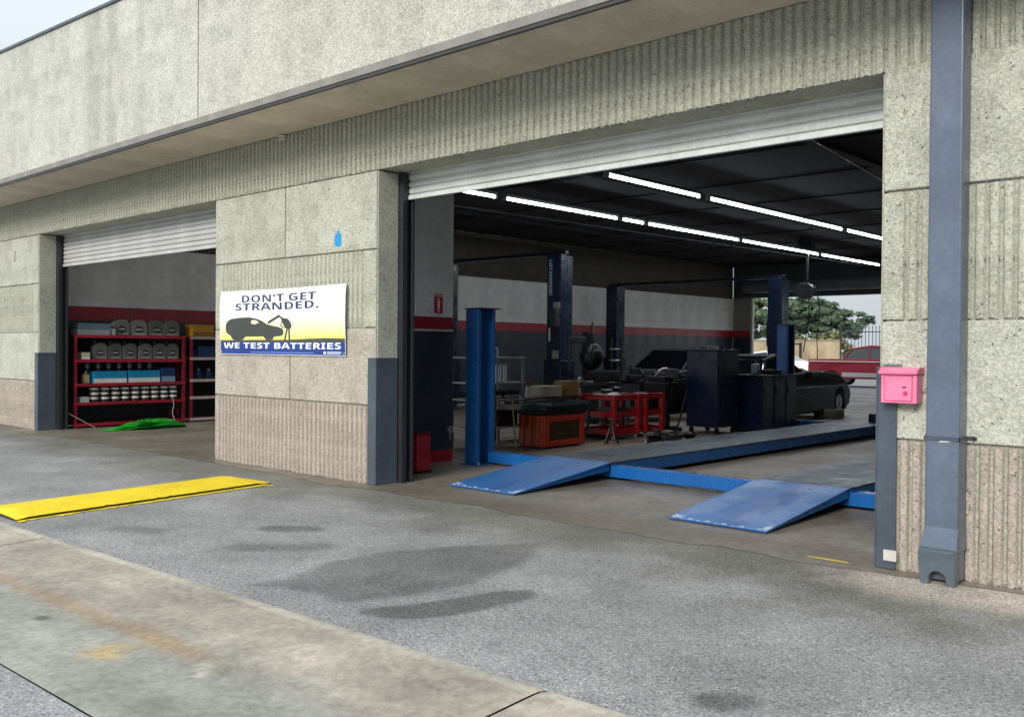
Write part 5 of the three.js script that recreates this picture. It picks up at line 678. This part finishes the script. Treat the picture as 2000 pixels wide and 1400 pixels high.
// ------------------------------------------------------------------ beyond the far opening
{
  const wallM = conc(0xcbb99b); const t = thing('boundary_wall', 'beige rendered boundary wall behind the parked cars', 'wall', [0, 0, -46]);
  for (let i = 0; i < 5; i++) { mesh('wall_panel', box(-38 + i * 3.02, -38 + i * 3.02 + 3, -0.03, 2.05, -0.1, 0.1, 0.02), wallM, t); mesh('coping', box(-38 + i * 3.02 - 0.01, -38 + i * 3.02 + 3.01, 2.052, 2.13, -0.14, 0.14, 0.02), conc(0xb7a78c), t); }
  const gm = paint(0x2d2622, 0.6); const gt = thing('gate_frame', 'dark steel gate frame standing before the beige wall', 'gate', [-25.4, 0, -44.6]); for (const x of [-0.85, 0.75]) mesh('post', box(x - 0.06, x + 0.06, -0.028, 1.95, -0.06, 0.06), gm, gt); mesh('top_bar', box(-0.79, 0.69, 1.82, 1.92, -0.04, 0.04), gm, gt);
  const iron = paint(0x26282b, 0.6), f = thing('iron_fence', 'black iron picket fence with spear tips right of the beige wall', 'fence', [0, 0, -46]);
  for (const y of [0.35, 2.55]) mesh('rail', box(-22.9, -15.5, y, y + 0.05, -0.025, 0.025), iron, f);
  const pk = metreUV(box(-0.014, 0.014, -0.03, 2.8, -0.014, 0.014)), tip = metreUV(new THREE.ConeGeometry(0.035, 0.16, 6).translate(0, 2.88, 0)); for (let i = 0; i <= 36; i++) { const p = shared('picket', pk, iron, f); p.position.set(-22.85 + i * 0.2, 0, 0.041); const q = shared('spear_tip', tip, iron, p); }
  for (const x of [-22.95, -19.2, -15.5]) mesh('post', box(x - 0.05, x + 0.05, -0.03, 2.95, -0.1, -0.026), iron, f);
}
const leafMats = [0x5b6d57, 0x546650, 0x64745a].map((h) => new THREE.MeshPhysicalMaterial({ color: h, roughness: 0.95, transmission: 0.0, side: THREE.DoubleSide, vertexColors: true }));  // leaf greens lightened and greyed: distance haze is mixed into the colour
function crownGeo(lobes, count, leaf, seed, dry = 0) {   // leaf-sized faces spread through overlapping lobes
  const r = rng(seed), P = [], C = [], tot = lobes.reduce((s, l) => s + l[3] * l[4] * l[5], 0);
  for (const [cx, cy, cz, rx, ry, rz] of lobes) { const n = Math.round(count * rx * ry * rz / tot), clumps = []; for (let i = 0; i < 26; i++) { const a = r() * 6.283, b = Math.acos(2 * r() - 1), q = 0.55 + 0.45 * r(); clumps.push([Math.sin(b) * Math.cos(a) * q, Math.cos(b) * q, Math.sin(b) * Math.sin(a) * q, 0.2 + 0.16 * r(), 0.75 + 0.5 * r()]); }
    for (let i = 0; i < n; i++) { const c = clumps[Math.floor(r() * clumps.length)], a = r() * 6.283, b = Math.acos(2 * r() - 1), q = Math.cbrt(r()) * c[3]; const x = cx + rx * (c[0] + Math.sin(b) * Math.cos(a) * q), y = cy + ry * (c[1] + Math.cos(b) * q * 0.8), z = cz + rz * (c[2] + Math.sin(b) * Math.sin(a) * q); const s = leaf * (0.6 + 0.8 * r()), u = new THREE.Vector3(r() - 0.5, (r() - 0.5) * 0.8, r() - 0.5).normalize(), v = new THREE.Vector3(r() - 0.5, r() - 0.5, r() - 0.5).cross(u).normalize(); P.push(x + u.x * s, y + u.y * s, z + u.z * s, x - u.x * s * 0.4 + v.x * s * 0.6, y - u.y * s * 0.4 + v.y * s * 0.6, z - u.z * s * 0.4 + v.z * s * 0.6, x - u.x * s * 0.6 - v.x * s * 0.5, y - u.y * s * 0.6 - v.y * s * 0.5, z - u.z * s * 0.6 - v.z * s * 0.5); const k = c[4] * (0.8 + 0.4 * r()); for (let m = 0; m < 3; m++) C.push(k * (1 + dry * 0.5), k, k * (1 - dry * 0.4)); } }
  const g = new THREE.BufferGeometry(); g.setAttribute('position', new THREE.Float32BufferAttribute(P, 3)); g.setAttribute('color', new THREE.Float32BufferAttribute(C, 3)); g.computeVertexNormals(); return g;
}
const bark = paint(0x4b3d31, 0.95);
function pine(x, z, s, lobes, seed, label, mi) {
  const t = thing('pine_tree', label, 'tree', [x, -0.03, z]); mesh('crown', crownGeo(lobes, 15000, 0.2 * s, seed), leafMats[mi], t);
  const low = Math.min(...lobes.map((l) => l[1])); mesh('trunk', [rod([0, 0, 0], [0.1, low * 0.6, 0.05], 0.24 * s, 10, 0.17 * s), rod([0.1, low * 0.6, 0.05], [0, low * 1.1, 0], 0.17 * s, 8, 0.1 * s)], bark, t);
  mesh('limb', lobes.map((l) => rod([0.08, low * 0.55, 0.04], [l[0], l[1], l[2]], 0.09 * s, 6, 0.03 * s)), bark, t);
}
pine(-34.6, -68, 1, [[-1.6, 4.6, 0, 2.4, 1.0, 2.2], [0.9, 4.2, 0.4, 2.6, 1.15, 2.3], [2.6, 3.9, -0.3, 1.8, 0.8, 1.8], [-0.6, 5.2, 0.2, 2.0, 0.8, 1.9], [-2.2, 3.5, 0.3, 2.0, 0.9, 2], [1.6, 3.2, 0.2, 2.2, 0.8, 2]], 5, 'broad flat topped pine beyond the iron fence', 0);
pine(-39.6, -66, 1, [[-1.2, 5.0, 0, 2.3, 1.2, 2.2], [1.4, 4.6, 0.3, 2.2, 1.1, 2.2], [0, 3.6, 0.2, 2.8, 1.2, 2.3]], 6, 'lighter green pine left of the far lift column', 2);
pine(-44.2, -68, 1, [[-1.2, 4.8, 0, 2.5, 1.2, 2.2], [1.4, 4.9, 0.3, 2.3, 1.2, 2.2], [0, 3.4, 0.2, 2.8, 1.2, 2.3]], 7, 'pine at the left edge of the far opening', 2);
for (const [x, w, l] of [[-31, 1.6, 'ivy shrub spilling over the beige wall left of the far column'], [-26.9, 1.3, 'dry yellow green shrub above the beige wall by the gate'], [-24.2, 1.1, 'small dry shrub above the right end of the beige wall']]) { const t = thing('shrub', l, 'shrub', [x, -0.03, -47.6]); mesh('foliage', crownGeo([[0, 2.1, 0, w, 0.55, 0.6], [0.4, 1.4, 0, w * 0.8, 0.9, 0.6]], 1600, 0.12, 90 + Math.round(-x), 0.6), leafMats[2], t); mesh('stem', rod([0, 0, 0], [0.2, 1.9, 0], 0.06, 6, 0.03), bark, t); }

scene.traverse((o) => { if (o.isMesh) { o.castShadow = true; o.receiveShadow = true; } });
renderer.render(scene, camera);
